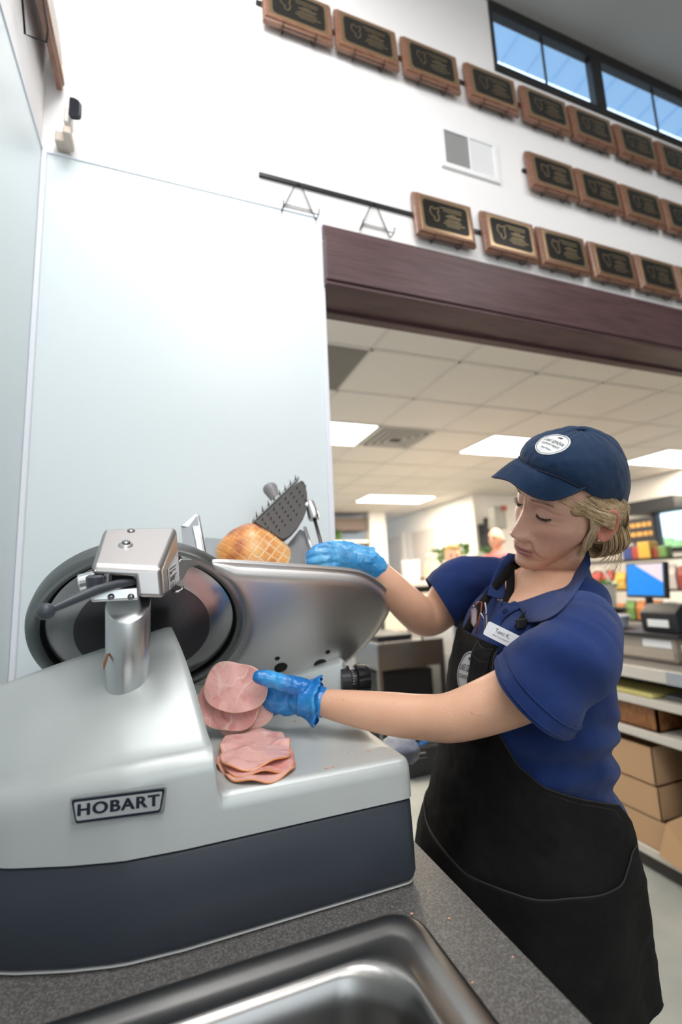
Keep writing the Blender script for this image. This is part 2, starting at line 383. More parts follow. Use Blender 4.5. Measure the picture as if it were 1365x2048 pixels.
# clockwise check and inset rings
P2 = [Vector(p) for p in gp]
def inset(poly, d):
    n = len(poly); out = []
    for i in range(n):
        a, b, c = poly[i-2], poly[i], poly[(i+2) % n]; t = (c-a).normalized(); nn = Vector((t.y, -t.x))
        out.append(b-nn*d*(-1))
    return out
area_ = sum(P2[i-1].x*P2[i].y-P2[i].x*P2[i-1].y for i in range(len(P2)))
sgn = -1 if area_ > 0 else 1
def ring2(d, w):
    q = []
    n = len(P2)
    for i in range(n):
        a, b, c = P2[(i-3) % n], P2[i], P2[(i+3) % n]; t = (c-a).normalized(); nn = Vector((t.y, -t.x))*sgn
        fct = min(1, max(.12, min((b-Vector((.102, .140))).length, (b-Vector((.029, -.168))).length)/.05)); p = b+nn*d*fct; q.append(kp(p.x, p.y, w*(fct if w > .002 else 1)+(.002*(1-fct) if w > .002 else 0)))
    return q
m = MB(); m.loft([ring2(0, -.006), ring2(0, .001), ring2(.0008, .002), ring2(.006, .002), ring2(.0085, .0035), ring2(.011, .008), ring2(.015, .0125), ring2(.021, .0155), ring2(.030, .0165)], caps=False)
n_ = len(P2); last = [v for v in m.bm.verts][-n_:]; first = [v for v in m.bm.verts][:n_]
from mathutils.geometry import tessellate_polygon
for tri in tessellate_polygon([[v.co for v in last]]):
    try: m.bm.faces.new([last[i] for i in tri])
    except ValueError: pass
gpl = sp(m, 'gauge_plate', M['alu2'], smooth=True, ang=28)
for (px, py, r_) in ((562, 1335, .0142), (641, 1328, .0142), (555, 1317, .0055), (656, 1304, .0055), (646, 1344, .0052)):
    d = (at(px, py, Y=1.0)).normalized(); c = kp(0, 0, .0165); t = c.dot(KN)/d.dot(KN); p = d*t
    m = MB(); m.lathe(p-KN*.004, KN, [(0, r_*1.0), (.0045, r_*1.0), (.0047, r_*.9), (.0047, .0002)], n=28); o = sp(m, 'hole_shade_disc', M['hole'])  # flush black disc, the dark inside of a hole put into its colour
# thin meat fence / carriage parts behind the plate
m = MB(); m.loft([[kp(.030+u, v, -.012), kp(.030+u, v, -.016)] for u, v in ((.0, .14), (.44, .10))], closed=False, caps=False)
# dial housing under the plate
m = MB()
hs = [(.195, .975, TZ), (.372, .955, TZ), (.372, 1.045, TZ), (.195, 1.045, TZ)]
tp = [(.225, 1.000, -.19), (.352, .958, -.155), (.352, 1.045, -.155), (.225, 1.045, -.19)]
m.loft([[Vector(p) for p in hs], [Vector(p) for p in tp]]); sp(m, 'dial_housing', M['body'], bevel=.014, seg=4)
# thickness dial
kc = Vector((.352, .975, -.207)); kd = Vector((1, -.10, -.03)).normalized()
m = MB(); m.lathe(kc, kd, [(-.01, .030), (.010, .030), (.013, .028), (.013, .024), (.024, .024), (.024, .0001)], n=40); dl = sp(m, 'dial_collar', mat('dial_collar_plastic', (.03, .032, .036), .3), smooth=True, ang=30)
m = MB()
for k in range(14):
    t = 2*math.pi*k/28-.4; a = kd.orthogonal().normalized(); b = kd.cross(a); e = a*math.cos(t)+b*math.sin(t); f = kd.cross(e)
    p = kc+e*.0240+kd*.014
    m.hexa([p-f*.0004+kd*i_*(.007 if k % 5 == 0 else .004)+e*j_*.0005+f*.0008*l_ for i_ in (0, 1) for j_ in (0, 1) for l_ in (0, 1)])
o = m.build('dial_marks', M['white']); o.parent = dl
rings = []
a = kd.orthogonal().normalized(); b = kd.cross(a)
for h_, r_, dep in ((.024, .023, 0), (.026, .030, .0), (.028, .0315, .0022), (.050, .0305, .0026), (.054, .0285, .001), (.055, .024, 0), (.052, .018, 0), (.052, .0002, 0)):
    ring = []
    for k in range(144):
        t = 2*math.pi*k/144; g = max(0, math.cos(9*t))**.6; ring.append(kc+kd*h_+(a*math.cos(t)+b*math.sin(t))*(r_-dep*g*1.2))
    rings.append(ring)
m = MB(); m.loft(rings); sp(m, 'dial_knob', mat('dial_knob_plastic', (.018, .019, .022), .32), smooth=True, ang=35)
# column and sharpener head
cb = Vector((-.057, .775, -.125)); cdir = Vector((.006, -.30, .95)).normalized()
m = MB()
n = 48; a = Vector((1, 0, 0)); b = cdir.cross(a).normalized(); rings = []
for h_, r_, tilt in ((-.02, .0300, 0), (.03, .0300, 0), (.112, .0300, 1), (.1145, .0285, 1)):
    rings.append([cb+cdir*(h_+.017*math.sin(2*math.pi*k/n)*tilt)+a*(r_*math.cos(2*math.pi*k/n))+b*(r_*math.sin(2*math.pi*k/n)) for k in range(n)])
m.loft(rings); sp(m, 'sharpener_post', M['alum'], smooth=True, ang=40)
fr = [(183, 1130), (322, 1137), (328, 1198), (274, 1196), (268, 1156), (180, 1151)]
F_ = [at(x, y, Y=.700) for x, y in fr]
bk = [(207, 1056), (355, 1053), (362, 1165), (300, 1168), (296, 1120), (206, 1110)]
B_ = [at(x, y, Y=.785) for x, y in bk]
F_[1].y += .0; 
m = MB(); m.loft([F_, B_]); hd = sp(m, 'sharpener_cover', mat('cover_aluminium', (.46, .44, .435), .36, 1, bump=(70, .08)), bevel=.007, seg=5)
# raised boss + screws on the slanted cover
nrm = (F_[1]-F_[0]).cross(B_[0]-F_[0]).normalized()
if nrm.y > 0: nrm = -nrm
def on_cover(u, v): return F_[0].lerp(F_[1], u).lerp(B_[0].lerp(B_[1], u), v)
for u, v, big in ((.38, .50, 1), (.38, .90, 0)):
    p = on_cover(u, v)
    if big:
        m = MB(); m.lathe(p-nrm*.002, nrm, [(0, .0115), (.003, .0105), (.0062, .0075), (.0068, .0068), (.0062, .006), (.0062, .0001)], n=32); o = m.build('cover_boss', M['alu2'], smooth=True, ang=50); o.parent = hd
    h0 = .005 if big else .0
    m = MB(); m.lathe(p+nrm*h0, nrm, [(0, .0058), (.0012, .0055), (.0024, .0038), (.0026, .0001)], n=24); o = m.build('cover_screw', M['steel'], smooth=True, ang=60); o.parent = hd
# sticker on the right cheek of the cover
s0, s1, s2, s3 = F_[1], F_[2], B_[2], B_[1]
def cheek(u, v, off=.0008):    # u: front->back, v: bottom->top
    p = s1.lerp(s2, u).lerp(s0.lerp(s3, u), v); nn = (s2-s1).cross(s0-s1).normalized()
    if nn.x < 0: nn = -nn
    return p+nn*off
sa = [cheek(.30, .10), cheek(.92, .06), cheek(.92, .60), cheek(.30, .62)]
m = MB(); m.poly(sa); stk = m.build('instruction_sticker', mat('sticker_paper', (.75, .76, .78), .4), solid=.0004, soff=0); stk.parent = hd
def stick_text(body, u, v, size, m_):
    me = text_mesh(body, size, ext=.00005, align='LEFT', bold=.00006)
    o0 = sa[0].lerp(sa[1], u).lerp(sa[3].lerp(sa[2], u), v); X_ = (sa[1]-sa[0]); Y_ = (sa[3]-sa[0]); nn = X_.cross(Y_).normalized()
    me.transform(frame(o0+nn*.0008, X_, Y_)); rawlink('sticker_print', me, m_, hd)
ink = mat('print_ink', (.03, .03, .035), .5)
for i, (t, v) in enumerate((('CLOSE GAUGE PLATE', .90), ('REMOVE TOP KNIFE', .74), ('COVER', .66), ('PULL HANDLE DOWN', .50), ('BEFORE MOVING', .42), ('INDEX FINGER', .34))): stick_text(t, .08, v, .0034, ink)
stick_text('LOCK →', .06, .12, .0070, ink)
m = MB()
for t0, t1, a0, a1 in ((.03, .97, .03, .045), (.03, .97, .955, .97), (.03, .05, .03, .97), (.95, .97, .03, .97), (.05, .95, .22, .228)):
    q = lambda u, v: sa[0].lerp(sa[1], u).lerp(sa[3].lerp(sa[2], u), v)
    nn = (sa[1]-sa[0]).cross(sa[3]-sa[0]).normalized(); m.poly([q(t0, a0)+nn*.0007, q(t1, a0)+nn*.0007, q(t1, a1)+nn*.0007, q(t0, a1)+nn*.0007])
o = m.build('sticker_border', ink); o.parent = hd
# works inside the opening of the cover
m = MB(); p0 = at(190, 1152, Y=.735); p1 = at(322, 1192, Y=.735)
m.box((p0.x, .73, p1.z), (p1.x, .78, p0.z+.012)); sp(m, 'opening_shade_block', M['hole'])  # solid black block standing in for the shade inside the opening
m = MB(); a_ = at(184, 1176, Y=.725); b_ = at(280, 1200, Y=.725); m.box((a_.x, .716, b_.z), (b_.x, .775, a_.z)); mc = sp(m, 'mechanism_casting', M['alum'], bevel=.004, seg=3)
for px in (222, 262):
    p = at(px, 1193, Y=.715); m = MB(); m.lathe(p+Vector((0, .006, 0)), (0, -1, -.1), [(0, .0045), (.006, .0045), (.0075, .003), (.0075, .0001)], n=20); o = m.build('mechanism_screw', M['steel'], smooth=True, ang=50); o.parent = mc
p = at(215, 1160, Y=.705); m = MB(); m.cyl(p+Vector((0, 0, .008)), p-Vector((0, 0, .004)), .0065, n=6); o = m.build('mechanism_nut', M['steel'], bevel=.001); o.parent = mc
hg = mat('handle_grey', (.06, .068, .082), .35)
P_ = [at(268, 1163, Y=.715), at(235, 1168, Y=.70), at(192, 1180, Y=.69), at(150, 1198, Y=.675), at(112, 1215, Y=.662), at(92, 1223, Y=.655)]
m = MB(); m.tube(P_, [.0050, .0058, .0068, .0060, .0050, .0045], n=14); lv = sp(m, 'sharpener_lever', hg, smooth=True, ang=60)
m = MB(); m.sphere(P_[-1], .0100, n=16); o = m.build('lever_ball', hg, smooth=True); o.parent = lv
m = MB(); q_ = at(190, 1165, Y=.70); m.lathe(q_, (0, -.2, 1), [(-.010, .010), (.008, .011), (.010, .008)], n=24); o = m.build('lever_hub', hg, smooth=True, ang=40); o.parent = lv
# lug on the left, hook on the right, link to the plate
m = MB(); p = at(168, 1168, Y=.76); m.cyl(p+Vector((.02, .0, .006)), p-Vector((.006, 0, 0)), .014, n=24); sp(m, 'mounting_lug', M['alum'], smooth=True, ang=40, bevel=.002)
m = MB(); p = at(160, 1168, Y=.745); m.cyl(p, p+Vector((.012, 0, .002)), .004, n=12); sp(m, 'lug_bolt', M['steel'], smooth=True, ang=40)
pp = [at(345, 1183, Y=.75), at(356, 1184, Y=.75), at(364, 1180, Y=.752), at(366, 1172, Y=.755)]
m = MB(); m.tube(pp, .0022, n=8); sp(m, 'latch_hook', M['steel'], smooth=True)
m = MB(); A_ = [at(352, 1126, Y=.80), at(362, 1118, Y=.80), at(400, 1117, Y=.82), at(402, 1130, Y=.822), at(378, 1136, Y=.81), at(366, 1160, Y=.80), at(355, 1165, Y=.80)]
m.prism(A_, (0, .022, .006)); sp(m, 'plate_link', M['alum'], bevel=.003, seg=3)
# ---- carriage behind the plate
cm = mat('carriage_aluminium', (.50, .51, .53), .34, 1, bump=(120, .05))
m = MB(); q = [at(412, 1128, Y=.90), at(412, 1120, Y=.90), at(396, 1030, Y=.985), at(362, 1052, Y=.985), at(368, 1120, Y=.92)]
m.prism(q, (.004, .004, 0)); sp(m, 'carriage_end_plate', cm, bevel=.001)
m = MB(); q = [at(362, 1052, Y=.98), at(388, 1056, Y=.97), at(397, 1030, Y=.985), at(391, 1027, Y=.99)]
m.prism(q, (0, .006, -.002)); sp(m, 'end_plate_gusset', cm, bevel=.001)
m = MB(); q = [at(384, 1052, Y=.965), at(400, 1050, Y=.965), at(412, 1128, Y=.89), at(400, 1128, Y=.89)]
m.prism(q, (0, .010, 0)); sp(m, 'end_plate_flange', cm, bevel=.002)
m = MB(); q = [at(405, 1128, Y=.92), at(410, 1075, Y=1.02), at(600, 1090, Y=1.10), at(640, 1135, Y=.93)]
m.prism(q, (0, .004, -.004)); sp(m, 'carriage_bed', cm)
m = MB(); q = [at(566, 1132, Y=.93), at(566, 1100, Y=.96), at(600, 1058, Y=1.01), at(615, 1065, Y=1.01), at(628, 1130, Y=.93)]
m.prism(q, (.003, .006, 0)); sp(m, 'carriage_back_plate', cm, bevel=.001)
m = MB(); m.tube([at(610, 1055, Y=1.0), at(628, 1112, Y=.94)], .004, n=12); sp(m, 'plate_edge_rod', cm, smooth=True)
# meat pusher with its pins, arm, rod and knob
pg = mat('pusher_grey', (.085, .08, .078), .45, .3); pl_ = mat('pusher_edge_grey', (.34, .36, .36), .4, .3)
pa = at(509, 1044, Y=.965); pb_ = at(600, 957, Y=1.02); pc = at(566, 1079, Y=.955); pd = at(616, 1015, Y=.985)
U_ = (pb_-pa); 
outl = [(509, 1044), (537, 1020), (565, 993), (584, 975), (595, 965), (604, 960), (611, 967), (615, 985), (616, 1005), (613, 1022), (607, 1038), (598, 1053), (586, 1067), (574, 1076), (566, 1079), (548, 1068), (528, 1056)]
def ppl(px, py, off=0):     # plane through pa, pb_, pc
    nn = (pb_-pa).cross(pc-pa).normalized(); nn = nn if nn.y < 0 else -nn
    d = at(px, py, Y=1.0); t = pa.dot(nn)/d.dot(nn); return d*t+nn*off, nn
front_ = [ppl(*q)[0] for q in outl]; nn_ = ppl(509, 1044)[1]
up_off = (at(497, 1027, Y=.98)-at(509, 1041, Y=.98))
m = MB(); m.loft([front_, [p-nn_*.016 for p in front_]]); pu = sp(m, 'meat_pusher', pg, bevel=.002)
m = MB()
e0 = ppl(509, 1044)[0]; e1 = ppl(600, 957)[0]; th = Vector((-.10, .2, .55)).normalized()*.010
m.prism([e0+nn_*.001, e1+nn_*.001, e1-nn_*.017, e0-nn_*.017], th); o = m.build('pusher_top_bar', pl_, bevel=.003, seg=3); o.parent = pu
m = MB()
for i in range(8):
    p = e0.lerp(e1, .06+i*.122)+th*.5; m.cyl(p, p+Vector((-.15, -.55, .6)).normalized()*.012+th*.3, .0022, .0003, n=8)
for r_ in range(7):
    for c_ in range(9):
        px = 525+c_*11.5+r_*5.5; py = 1040-c_*10.5+r_*8.0
        inside = (px < 612-(max(0, py-1000)**1.35)*.18) and (py < 1076) and px > 516
        if inside: p, n2 = ppl(px, py); m.cyl(p, p+n2*.007+Vector((0, 0, .001)), .0017, .0005, n=7)
o = m.build('pusher_pins', M['steel']); o.parent = pu; o['kind'] = 'stuff'
m = MB(); k0 = at(552, 1000, Y=1.03); k1 = at(538, 972, Y=1.05)
m.lathe(k0, k1-k0, [(-.01, .010), (.006, .0115), (.022, .0150), (.034, .0175), (.040, .016), (.0415, .011), (.041, .0001)], n=28); o = m.build('pusher_handle', mat('pusher_handle_grey', (.25, .24, .25), .35), smooth=True, ang=40); o.parent = pu
m = MB(); m.tube([at(600, 1020, Y=1.0), at(618, 1008, Y=1.005), at(628, 1024, Y=1.0)], [.008, .011, .012], n=16); o = m.build('pusher_arm', cm, smooth=True); o.parent = pu
m = MB(); m.lathe(at(622, 1012, Y=1.0), at(632, 1052, Y=.985)-at(622, 1012, Y=1.0), [(-.01, .009), (0, .011), (.028, .0135), (.034, .012), (.035, .0001)], n=24); o = m.build('arm_collar', cm, smooth=True, ang=40); o.parent = pu
m = MB(); m.tube([at(630, 1040, Y=.99), at(645, 1096, Y=.93), at(655, 1128, Y=.90)], .0042, n=12); o = m.build('pusher_rod', M['steel'], smooth=True); o.parent = pu
# ---------------------------------------------------------------- ham on the carriage
def hammat():
    m_ = mat('glazed_ham_rind', (.80, .42, .14), .35, sss=.15, coat=.2); nt = m_.node_tree; b = nt.nodes['Principled BSDF']
    tc = nt.nodes.new('ShaderNodeTexCoord'); mp = nt.nodes.new('ShaderNodeMapping'); mp.inputs['Rotation'].default_value = (.3, .9, .35)
    nt.links.new(tc.outputs['Object'], mp.inputs[0]); outs = []
    for ax, dist in (('X', 1), ('Z', 1)):
        wv = nt.nodes.new('ShaderNodeTexWave'); wv.bands_direction = ax; wv.inputs['Scale'].default_value = 19; wv.inputs['Distortion'].default_value = 2.2; wv.inputs['Detail Scale'].default_value = 1.5
        nt.links.new(mp.outputs[0], wv.inputs[0]); r = nt.nodes.new('ShaderNodeMapRange'); r.inputs[1].default_value = .80; r.inputs[2].default_value = 1
        nt.links.new(wv.outputs['Fac'], r.inputs[0]); outs.append(r.outputs[0])
    mx = nt.nodes.new('ShaderNodeMath'); mx.operation = 'MAXIMUM'; nt.links.new(outs[0], mx.inputs[0]); nt.links.new(outs[1], mx.inputs[1])
    n = nt.nodes.new('ShaderNodeTexNoise'); n.inputs['Scale'].default_value = 14; n.inputs['Detail'].default_value = 3
    nt.links.new(tc.outputs['Object'], n.inputs[0]); rp = nt.nodes.new('ShaderNodeValToRGB'); nt.links.new(n.outputs[0], rp.inputs[0])
    e = rp.color_ramp.elements; e[0].position = .32; e[0].color = (.40, .10, .04, 1); e[1].position = .72; e[1].color = (.88, .55, .22, 1)
    k = e.new(.47); k.color = (.80, .34, .09, 1)
    c = nt.nodes.new('ShaderNodeMix'); c.data_type = 'RGBA'; nt.links.new(rp.outputs[0], c.inputs[6]); c.inputs[7].default_value = (.90, .68, .42, 1)
    sx_ = nt.nodes.new('ShaderNodeSeparateXYZ'); nt.links.new(tc.outputs['Object'], sx_.inputs[0])
    ad = nt.nodes.new('ShaderNodeMath'); ad.operation = 'MULTIPLY_ADD'; ad.inputs[1].default_value = .16; nt.links.new(n.outputs[0], ad.inputs[0]); nt.links.new(sx_.outputs[0], ad.inputs[2])
    rg_ = nt.nodes.new('ShaderNodeMapRange'); rg_.inputs[1].default_value = .20; rg_.inputs[2].default_value = .27; rg_.inputs[3].default_value = .05; rg_.inputs[4].default_value = .7; nt.links.new(ad.outputs[0], rg_.inputs[0])
    h_ = nt.nodes.new('ShaderNodeMath'); h_.operation = 'MULTIPLY'; nt.links.new(rg_.outputs[0], h_.inputs[1]); nt.links.new(mx.outputs[0], h_.inputs[0])
    nt.links.new(h_.outputs[0], c.inputs[0]); nt.links.new(c.outputs[2], b.inputs['Base Color'])
    bp = nt.nodes.new('ShaderNodeBump'); bp.inputs['Strength'].default_value = .35; bp.inputs['Distance'].default_value = .003; bp.invert = True
    nt.links.new(mx.outputs[0], bp.inputs['Height']); nt.links.new(bp.outputs[0], b.inputs['Normal']); return m_
hc = at(508, 1128, Y=.985); m = MB(); rings = []
n1, n2 = 28, 40
for i in range(1, n1):
    th_ = math.pi*i/n1; ring = []
    for k in range(n2):
        ph = 2*math.pi*k/n2; v = Vector((math.sin(th_)*math.cos(ph), math.sin(th_)*math.sin(ph), math.cos(th_)))
        s_ = 1+.05*noise.noise(v*1.7)+.02*noise.noise(v*5); ax = .108 if v.x > 0 else .083
        w_ = Vector((v.x*ax, v.y*.062, v.z*(.086-.010*max(0, v.x))))*s_
        w_.z -= .30*w_.x*(1 if w_.x > 0 else -.05)
        ring.append(hc+w_)
    rings.append(ring)
m.loft(rings); hm = m.build('ham', hammat(), smooth=True); tag(hm, 'whole glazed ham with netted golden rind held in the slicer carriage', 'ham')
# ---------------------------------------------------------------- plaques on the wall
wood = mat('plaque_walnut', (.26, .13, .085), .35, noise_col=((.17, .075, .04), 30, .35, .7, (1, 1, 8)), coat=.3)
brass = mat('brass_trim', (.80, .58, .36), .22, 1)
plateb = mat('plaque_black_plate', (.035, .033, .030), .22, .6)
gold = mat('engraved_gold', (.50, .38, .22), .35, .8)
PW, PH = .232, .165
def make_plaque(name='award_plaque'):
    r_ = thing(name, None, None)
    m = MB(); m.loft([[Vector((x*a, -d, z*b)) for x, z in ((-.5, -.5), (.5, -.5), (.5, .5), (-.5, .5))] for a, b, d in ((PW, PH, 0), (PW, PH, .012), (PW-.004, PH-.004, .0135), (PW-.010, PH-.010, .0145), (PW-.016, PH-.016, .020))])
    m.build('board', wood, r_)
    m = MB(); m.box((-.098, -.0212, -.066), (.098, -.0198, .066)); m.build('brass_plate', brass, r_, bevel=.0005)
    m = MB(); c = .010; w_, h_ = .087, .0555
    pts = []
    for sx_, sz_ in ((1, 1), (-1, 1), (-1, -1), (1, -1)):
        q = [(w_, h_-c), (w_-c*.3, h_-c), (w_-c*.3, h_-c*.3), (w_-c, h_-c*.3), (w_-c, h_)]
        q = q if sx_*sz_ > 0 else q[::-1]
        pts += [Vector((x*sx_, -.0216, z*sz_)) for x, z in q]
    m.loft([[p+Vector((0, .0006, 0)) for p in pts], pts]); m.build('black_plate', plateb, r_)
    m = MB()
    st = [(-.058, .026), (-.050, .030), (-.046, .022), (-.036, .026), (-.028, .030), (-.027, .020), (-.032, .010), (-.028, -.004), (-.032, -.020), (-.040, -.026), (-.048, -.020), (-.046, -.010), (-.056, -.004), (-.062, .008), (-.060, .020)]
    for i in range(len(st)):
        a, b = Vector((st[i-1][0], 0, st[i-1][1])), Vector((st[i][0], 0, st[i][1])); t = (b-a).normalized()*.0008; nn = Vector((t.z, 0, -t.x))*1.2
        m.poly([p+Vector((0, -.0220, 0)) for p in (a-t-nn, b+t-nn, b+t+nn, a-t+nn)])
    for zz, x0, x1, hh in ((.034, -.02, .066, .0030), (.024, -.008, .058, .0030), (.012, .012, .040, .0026), (.003, .000, .055, .0044), (-.007, .004, .050, .0026), (-.016, -.006, .060, .0034), (-.026, -.012, .066, .0030), (-.035, -.002, .052, .0026)):
        x = x0; rs = random.Random(int(zz*1e4))
        while x < x1:
            l = rs.uniform(.002, .006); m.poly([Vector((x, -.0220, zz)), Vector((x+l, -.0220, zz)), Vector((x+l, -.0220, zz+hh)), Vector((x, -.0220, zz+hh))]); x += l+.0014
    m.build('engraving', gold, r_)
    return r_
wire = mat('wire_black', (.02, .018, .016), .4, .5)
def make_hanger():
    r_ = thing('plaque_hanger', None, None)
    m = MB()
    for s_ in (-1, 1):
        m.tube([(s_*.006, -.010, .012), (s_*.010, -.012, .004), (s_*.050, -.006, -.085), (s_*.054, -.010, -.096), (s_*.054, -.034, -.098), (s_*.054, -.040, -.084)], .0018, n=6)
    m.tube([(-.044, -.007, -.066), (.044, -.007, -.066)], .0015, n=6)
    m.tube([(-.006, -.010, .012), (0, -.006, .017), (.006, -.010, .012)], .0018, n=6)
    m.tube([(-.054, -.034, -.0985), (.054, -.034, -.0985)], .0015, n=6)
    m.build('wire_frame', wire, r_, smooth=True); return r_
rows = [('top', 1.905, [.365, .607, .857, 1.122, 1.380, 1.628, 1.882, 2.137]), ('middle', 1.605, [1.372, 1.614, 1.860, 2.108]), ('bottom', 1.283, [.858, 1.130, 1.378, 1.633, 1.880, 2.120])]
ords = ['first', 'second', 'third', 'fourth', 'fifth', 'sixth', 'seventh', 'eighth']
p0 = make_plaque(); h0 = make_hanger(); first = True
for rn, zt, xs_ in rows:
    for i, x in enumerate(xs_):
        p = p0 if first else copy_tree(p0); hgr = h0 if first else copy_tree(h0); first = False
        jig = random.uniform(-.006, .006)
        p.location = (x, BW-.012, zt-PH/2-.002); p.rotation_euler = (R(-4), jig, 0)
        tag(p, 'brass and walnut award plaque, %s from the left in the %s row' % (ords[i], rn), 'plaque', 'award plaques on the white wall')
        hgr.location = (x+.0, BW, zt-.078)
        tag(hgr, 'black wire hanger under the %s plaque from the left in the %s row' % (ords[i], rn), 'hanger', 'wire hangers holding plaques')
for i, (x, wh) in enumerate(((.350, 'left'), (.601, 'right'))):
    hgr = copy_tree(h0); hgr.location = (x, BW, 1.190); tag(hgr, 'empty black wire hanger on the lower rail, the %s one of the two' % ('leftmost' if i == 0 else 'rightmost'), 'hanger', 'empty wire hangers')
for rn, z, x0 in (('top', 1.828, .232), ('middle', 1.528, 1.245), ('bottom', 1.206, .232)):
    m = MB(); m.box((x0, BW-.008, z-.006), (4.7, BW, z+.006)); tag(m.build('hanging_rail', M['black']), 'long thin black hanging rail behind the %s row of plaques' % rn, 'rail', 'plaque rails')
# plaque on the left wall
p = copy_tree(p0); p.location = (LW+.02, 1.045, 1.375); p.rotation_euler = (0, R(0), 0); p.rotation_euler = (R(-6), 0, R(90))
tag(p, 'wooden award plaque seen edge on, hanging alone on the left wall', 'plaque')
p.scale = (1.25, 1, 1.0)
m = MB(); g = [at(40, -60, X=LW+.02), at(50, 68, X=LW+.012), at(74, 78, X=LW+.03), at(93, 84, X=LW+.055), at(96, 60, X=LW+.055), at(78, -50, X=LW+.05)]
m.tube(g, .0022, n=8); tag(m.build('plaque_hanger', wire, smooth=True), 'black wire loop holding the edge-on plaque on the left wall', 'hanger')
# vent grille
v = thing('vent_grille', 'white rectangular air vent grille on the wall, left half darker', 'vent')
gx0, gx1, gz0, gz1 = .880, 1.130, 1.434, 1.604
m = MB(); y = BW
for a, b in (((gx0, gz0), (gx1, gz0+.018)), ((gx0, gz1-.018), (gx1, gz1)), ((gx0, gz0+.0182), (gx0+.018, gz1-.0182)), ((gx1-.018, gz0+.0182), (gx1, gz1-.0182)), (((gx0+gx1)/2-.004, gz0+.0182), ((gx0+gx1)/2+.004, gz1-.0182))): m.box((a[0], y-.009, a[1]), (b[0], y, b[1]))
m.build('frame', M['white'], v)
m = MB(); m.box((gx0+.015, y-.0012, gz0+.015), ((gx0+gx1)/2, y-.0002, gz1-.015)); m.build('dark_duct', mat('duct_dark', (.12, .115, .11), .6), v)
m = MB()
for k in range(26):
    x = gx0+.020+k*.0040
    m.box((x, y-.006, gz0+.016), (x+.0012, y-.001, gz1-.016), )
m.build('louvre', mat('louvre_grey', (.42, .42, .42), .5), v)
m = MB()
for k in range(22):
    z = gz0+.018+k*.0061; c = Vector(((gx0+gx1)/2, y-.004, z))
    m.box(((gx0+gx1)/2+.004, y-.0055, z), (gx1-.018, y-.0015, z+.0048))
m.build('louvre', M['white'], v)
# small sensor on top of the panel
s = thing('motion_sensor', 'small sensor with rounded black face on a beige bracket above the panel', 'sensor')
beige = mat('bracket_beige', (.62, .54, .46), .5)
sp0 = Vector((-.247, 1.13, 1.175))
m = MB(); m.box((-.285, 1.165, 1.120), (-.255, 1.2, 1.150)); m.box((-.262, 1.135, 1.118), (-.244, 1.19, 1.140)); m.build('bracket', beige, s, bevel=.004)
m = MB(); m.box((-.262, 1.135, 1.150), (-.244, 1.17, 1.195)); m.build('body', mat('sensor_body', (.75, .70, .66), .4), s, bevel=.006)
bx_ = Vector((.80, -.45, .0)).normalized(); m = MB(); c = Vector((-.232, 1.128, 1.180))
q = [Vector((-.014, -.022)), Vector((-.010, -.027)), Vector((.004, -.030)), Vector((.012, -.028)), Vector((.014, -.020)), Vector((.014, .014)), Vector((.008, .024)), Vector((-.002, .031)), Vector((-.012, .034)), Vector((-.014, .030))]
fx = Vector((1, -.35, 0)).normalized(); fn = Vector((-.35, -1, 0)).normalized()
m.loft([[c+fx*a.x*1.0+Vector((0, 0, a.y))*.92+fn*0 for a in q], [c+fx*a.x+Vector((0, 0, a.y))*.92+fn*.010 for a in q]]); m.build('black_face', mat('sensor_black', (.02, .022, .03), .35), s, bevel=.002)
# ---------------------------------------------------------------- shop beyond the opening
C2 = 1.355; G = 1.355
X_A, Y_A, X_C = 4.67, 6.30, 6.65
tile = mat('acoustic_tile', (.70, .655, .60), .85, bump=(220, .25))
tbar = mat('ceiling_grid', (.60, .57, .53), .5)
LG = [(.815+.4525*k)*G for k in range(-6, 13)]; LY = [(1.715+.45*k)*G for k in range(-2, 17)]
shop_wall = mat('shop_wall', (.80, .77, .73), .7)
m = MB(); m.box((-6, BW+.12, C2+.004), (8, 13, C2+.05)); struct(m.build('ceiling', tile))
m = MB()
for x in LG: m.box((x-.012, BW+.13, C2-.001), (x+.012, 12.5, C2+.003))
for y in [y for y in LY if y > BW+.15]: m.box((-2.5, y-.012, C2-.001), (7.5, y+.012, C2+.0035))
struct(m.build('ceiling_grid_bars', tbar))
m = MB(); m.box((X_A, Y_A, Z0), (X_A+.1, 12.6, C2)); struct(m.build('wall_shop_side', shop_wall))
m = MB(); m.box((X_A+.1, Y_A, Z0), (X_C+.2, Y_A+.1, C2)); struct(m.build('wall_shop_back', shop_wall))
m = MB(); m.box((-4, 12.5, Z0), (X_A, 12.6, C2)); struct(m.build('wall_shop_far', shop_wall))
m = MB(); m.box((-4, BW+.1, Z0), (-3.9, 12.5, C2)); struct(m.build('wall_shop_left', shop_wall))
m = MB(); zw0, zw1 = at(1330, 1100, X=X_C).z, at(1330, 1018, X=X_C).z
m.box((X_C, BW-.2, Z0), (X_C+.1, Y_A, zw0)); m.box((X_C, BW-.2, zw1), (X_C+.1, Y_A, C2)); m.box((X_C, 4.75, zw0), (X_C+.1, Y_A, zw1))
struct(m.build('wall_shop_window_side', shop_wall))
w = thing('window_2', None, None); struct(w)
m = MB()
for y in (4.72, 3.55, 2.4): m.box((X_C-.03, y-.035, zw0), (X_C+.08, y+.035, zw1))
m.box((X_C-.03, BW, zw1-.03), (X_C+.08, 4.75, zw1+.05)); m.box((X_C-.03, BW, zw0-.04), (X_C+.08, 4.75, zw0+.03)); m.build('window_frame', M['black'], w)
m = MB(); m.box((X_C+.03, BW, zw0), (X_C+.035, 4.75, zw1)); m.build('pane', glass, w)
